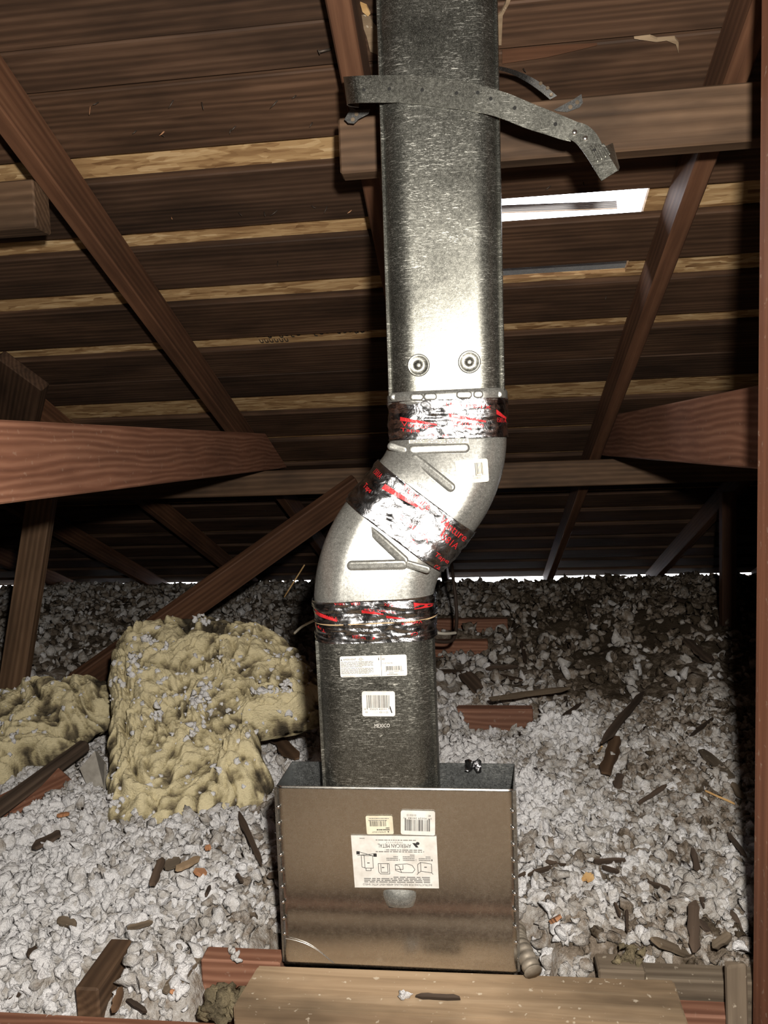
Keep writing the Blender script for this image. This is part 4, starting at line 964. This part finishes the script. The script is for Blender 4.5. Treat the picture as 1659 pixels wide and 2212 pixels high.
# ================================================================== CABLES, CONDUIT, DEBRIS
tag(tube('cable', smooth([pY(972, 1000, 2.68), pY(974, 1180, 2.66), pY(978, 1240, 2.6), pY(985, 1300, 2.55), pY(986, 1350, 2.5), pY(978, 1382, 2.45), pY(950, 1386, 2.42), pY(925, 1378, 2.40)], 8), .006, 'cable_brown'), 'brown cable hanging in a loop behind the lower elbow', 'cable')
tag(tube('cable', smooth([pY(900, 1362, 2.3), pY(936, 1366, 2.32), pY(962, 1369, 2.35), pY(985, 1367, 2.4)], 6), .005, 'cable_white', rfun=None), 'short white cable end right of the lower pipe', 'cable')
tag(tube('cable', smooth([pY(636, 1368, 1.75), pY(655, 1352, 1.72), pY(690, 1335, 1.70)], 6), .003, 'cable_white'), 'thin pale wire between the big batt and the pipe', 'cable')
tag(tube('straw', [pY(614, 1290, 2.6), pY(658, 1220, 2.6)], .0025, 'pale_wood'), 'pale straw sticking up before a daylight slit', 'straw')
c0, c1 = pZ(1120, 2030, .02), pZ(1152, 2100, .012)
cp = smooth([c0+np.array([0, .03, 0]), c0, (c0+c1)/2+np.array([-.002, 0, .006]), c1], 24)
tag(tube('flexible_conduit', cp, .013, 'conduit_metal', None, 14, rfun=lambda i: .0115+.0022*abs(math.sin(i*.42))), 'ribbed flexible conduit end beside the box corner', 'conduit')
V = [pZ(172, 1660, .07), pZ(205, 1622, .10), pZ(226, 1650, .09), pZ(224, 1700, .035), pZ(205, 1738, .0)]
tag(part('cardboard_scrap', V + [p_+np.array([.002, .006, -.004]) for p_ in V], [(4, 3, 2, 1, 0), (5, 6, 7, 8, 9)] + [(k, (k+1) % 5, (k+1) % 5+5, k+5) for k in range(5)], 'card_gray'), 'grey folded scrap leaning on the big yellow batt', 'scrap')

def splinter(a, b, wpx, mat, label, name='wood_splinter', lift=.012, group='wood splinters on the loose insulation', thick=.006):
    pa, pb = pZ(*a, .01), pZ(*b, .01)
    za, zb = [float(ins_h(np.array([q[0]]), np.array([q[1]]))[0]) for q in (pa, pb)]
    pa, pb = pZ(*a, za+lift), pZ(*b, zb+lift); mid_ = (pa+pb)/2; dist = (mid_-O)@cf; wd = wpx*dist/FPX
    d = pb-pa; L = np.linalg.norm(d); x = d/L; up = np.array([0, -.35, 1.]); y = np.cross(up, x); y /= np.linalg.norm(y); z = np.cross(x, y)
    n_ = 7; V = []; ws = [random.uniform(.75, 1.1) for _ in range(n_+1)]; ws[0] = random.uniform(.1, .8); ws[-1] = random.uniform(.1, .7)
    offs = [random.uniform(-.10, .10) for _ in range(n_+1)]
    for s in (1, -1):
        for k in range(n_+1):
            for e in (-1, 1): V.append(np.array([L*(k/n_-.5) + random.uniform(-.02, .02)*L, (e*.5*ws[k]+offs[k])*wd, s*thick/2*min(1, ws[k]+.3)]))
    F = []; o2 = 2*(n_+1)
    for k in range(n_):
        a_ = 2*k; F += [(a_, a_+2, a_+3, a_+1), (o2+a_+1, o2+a_+3, o2+a_+2, o2+a_), (a_, o2+a_, o2+a_+2, a_+2), (a_+3, o2+a_+3, o2+a_+1, a_+1)]
    F += [(0, 1, o2+1, o2), (2*n_+1, 2*n_, o2+2*n_, o2+2*n_+1)]
    o = bpy.data.objects.new(name, mesh_np(name, V, F)); link(o)
    o.matrix_world = Matrix(((x[0], y[0], z[0], mid_[0]), (x[1], y[1], z[1], mid_[1]), (x[2], y[2], z[2], mid_[2]), (0, 0, 0, 1)))
    o.data.materials.append(MAT[mat]); return tag(o, label, 'wood scrap', group)
S_ = 'splinter_wood'
splinter((1000, 1455), (1072, 1530), 38, S_, 'broad dark broken shingle slanting behind the lower pipe', lift=.03)
splinter((1058, 1510), (1232, 1486), 15, 'gray_wood', 'long grey lath lying across the broken shingle', lift=.05)
splinter((945, 1450), (1010, 1452), 14, S_, 'dark flat splinter between the lower pipe and the broken shingle')
splinter((1050, 1445), (1120, 1440), 12, S_, 'dark splinter behind the broken shingle')
splinter((1075, 1458), (1128, 1470), 11, S_, 'dark short splinter right of the broken shingle top')
splinter((1126, 1385), (1136, 1432), 10, S_, 'dark upright leaf-like splinter high on the right slope')
splinter((1300, 1605), (1390, 1495), 17, 'splinter_wood', 'long brown lath leaning up to the right on the slope', lift=.03)
splinter((1308, 1670), (1330, 1592), 28, 'brown_wood', 'wide brown shingle piece under the long leaning lath', lift=.02)
splinter((1332, 1700), (1340, 1672), 17, S_, 'stubby dark chip below the wide brown shingle piece')
splinter((1215, 1548), (1255, 1520), 8, S_, 'thin dark stick crossing beside the grey lath end')
splinter((1228, 1550), (1220, 1500), 7, S_, 'thin dark stick upright at the grey lath end')
splinter((1380, 1735), (1440, 1695), 7, S_, 'thin dark stick slanting on the middle right slope')
splinter((1285, 1860), (1357, 1858), 9, S_, 'straight dark stick above the yellow chip')
splinter((1300, 1872), (1338, 1884), 8, S_, 'curved dark bark under the straight dark stick')
splinter((1120, 1892), (1222, 1866), 9, S_, 'long dark stick pointing at the box right side')
splinter((1178, 1862), (1205, 1868), 10, S_, 'dark chip right of the box above the long stick')
splinter((1385, 1902), (1448, 1922), 9, S_, 'dark ragged stick right of the yellow chip')
splinter((1355, 2012), (1354, 1968), 7, S_, 'thin dark upright stick above the right header')
splinter((1328, 1952), (1340, 1978), 6, S_, 'tiny dark splinter left of the upright stick')
splinter((1498, 2058), (1500, 1945), 24, S_, 'broad dark slat standing near the right post', lift=.05)
splinter((1497, 1830), (1520, 1960), 15, S_, 'dark strip running up behind the broad standing slat')
splinter((1510, 1990), (1610, 2070), 17, S_, 'dark lath slanting down to the right post')
splinter((1540, 2045), (1580, 2018), 19, 'gray_wood', 'short grey stub crossing the slanting lath', lift=.05)
splinter((1408, 2030), (1500, 2065), 20, 'gray_wood', 'curved grey shingle strip above the right header', lift=.03)
splinter((1370, 2058), (1530, 2068), 13, 'brown_wood', 'long brown strip lying along the right header', lift=.02)
splinter((1580, 1965), (1612, 2050), 16, S_, 'dark pointed shard beside the right post')
splinter((1572, 1800), (1612, 1850), 9, S_, 'thin dark stick touching the right post')
splinter((1515, 1620), (1580, 1680), 24, 'gray_wood', 'grey torn paper-like strip high beside the right post')
splinter((1580, 1690), (1605, 1725), 14, 'gray_wood', 'smaller grey strip below the torn strip by the post')
splinter((1490, 1590), (1540, 1552), 7, S_, 'thin dark twig above the grey torn strip')
splinter((1523, 1708), (1596, 1740), 4, 'pale_wood', 'long pale straw beside the right post', name='straw', thick=.002)
splinter((1292, 1625), (1300, 1612), 5, 'pale_wood', 'tiny pale splinter left of the wide brown shingle', thick=.002)
splinter((1410, 1286), (1500, 1308), 16, S_, 'dark slat far back below the right daylight slit', lift=.03)
splinter((1480, 1380), (1535, 1430), 26, S_, 'dark board scrap far back on the right slope', lift=.03)
splinter((1268, 1310), (1275, 1340), 8, S_, 'dark stick far back in the middle of the right slope')
splinter((515, 1752), (565, 1868), 14, S_, 'long dark splinter between the big batt and the box', lift=.016)
splinter((595, 1590), (640, 1640), 30, 'brown_wood', 'wide brown shingle scrap between the big batt and the lower pipe', lift=.03)
splinter((578, 1892), (608, 1888), 13, S_, 'dark chip touching the left side of the box')
splinter((330, 1910), (352, 1852), 17, S_, 'dark curled chip left of the tan chip')
splinter((380, 1880), (430, 1852), 16, 'tan_wood', 'tan oval chip on the left insulation')
splinter((354, 1872), (390, 1858), 26, 'gray_wood', 'pale flake beside the tan oval chip')
splinter((421, 1884), (444, 1884), 20, 'bare_wood', 'small square orange wood chip on the left insulation')
splinter((443, 1832), (456, 1830), 10, 'bare_wood', 'tiny orange crumb above the square orange chip')
splinter((512, 1888), (524, 1905), 8, S_, 'small dark splinter midway to the box on the left')
splinter((446, 1932), (454, 1914), 6, S_, 'tiny dark splinter below the square orange chip')
splinter((545, 1975), (572, 2045), 16, 'gray_wood', 'weathered splinter leaning at the lower left corner of the box')
splinter((125, 1985), (165, 2000), 18, 'gray_wood', 'grey wedge in the white insulation at lower left')
splinter((58, 2062), (82, 2050), 16, S_, 'dark chip in the white insulation near the left edge')
splinter((15, 2160), (45, 2147), 8, S_, 'dark stick at the lower left corner')
splinter((355, 2142), (430, 2070), 22, 'gray_wood', 'ragged grey bark piece beside the short header', lift=.03)
splinter((245, 2185), (262, 2135), 18, 'brown_wood', 'brown shard standing just above the floor beam', lift=.03)
splinter((275, 2160), (318, 2185), 10, S_, 'dark curved splinter next to the brown shard', lift=.02)
splinter((368, 2142), (387, 2141), 6, 'bare_wood', 'small orange sliver near the grey bark piece', lift=.03)
splinter((275, 2005), (330, 1992), 9, 'gray_wood', 'grey flat splinter above the short joist end')
splinter((1190, 1990), (1210, 1981), 14, 'bare_wood', 'small orange wood chip right of the box')
splinter((1262, 1892), (1280, 1898), 22, 'pale_wood', 'yellow wood chip on the right insulation', lift=.02)
splinter((125, 1762), (148, 1757), 9, 'bare_wood', 'small orange sliver below the left batt')
splinter((70, 1830), (130, 1800), 24, S_, 'dark scrap under the orange sliver at left')
splinter((905, 2151), (985, 2155), 8, S_, 'rusty brown sliver lying on the tan plank', lift=.0, group=None)
sp = bpy.data.objects['wood_splinter']; 
o = [q for q in bpy.data.objects if q.get('label') == 'rusty brown sliver lying on the tan plank'][0]
p_ = pZ(945, 2153, .004); o.location = Vector(p_)
def tuftlet(px, py, z, n_, sp_, s, mat, name, label, cat, tone=.8):
    c = pZ(px, py, z); P_ = c + rng.normal(0, sp_, (n_, 3))*np.array([1, 1, .35]); vs_, F_ = variants(2, 6); V = []; F = []
    R = rotmats(n_)
    for i in range(n_):
        q = (R[i] @ (vs_[i % 6]*s*rng.uniform(.7, 1.2)).T).T + P_[i]; b = len(V)*0 + sum(len(v) for v in V); V.append(q); F.append(F_+b)
    o = part(name, np.concatenate(V), np.concatenate(F), mat, smooth=True)
    a = o.data.attributes.new('tone', 'FLOAT', 'POINT'); a.data.foreach_set('value', np.full(len(o.data.vertices), tone, np.float32)); return tag(o, label, cat)
tuftlet(508, 2060, .006, 7, .008, .006, 'loose_fill', 'insulation_tuft', 'little tuft of white crumbs on the short header', 'insulation')
tuftlet(875, 2154, .004, 3, .003, .005, 'loose_fill', 'insulation_tuft', 'single white crumb left on the tan plank', 'insulation', 1.0)
tuftlet(1358, 2062, .018, 16, .009, .007, 'yellow_batt', 'fibreglass_tuft', 'small yellow fibre tuft on the right header block', 'insulation', .35)
tuftlet(485, 2172, -.03, 34, .015, .013, 'yellow_batt', 'fibreglass_tuft', 'greenish fibre tuft under the left end of the plank', 'insulation', .35)
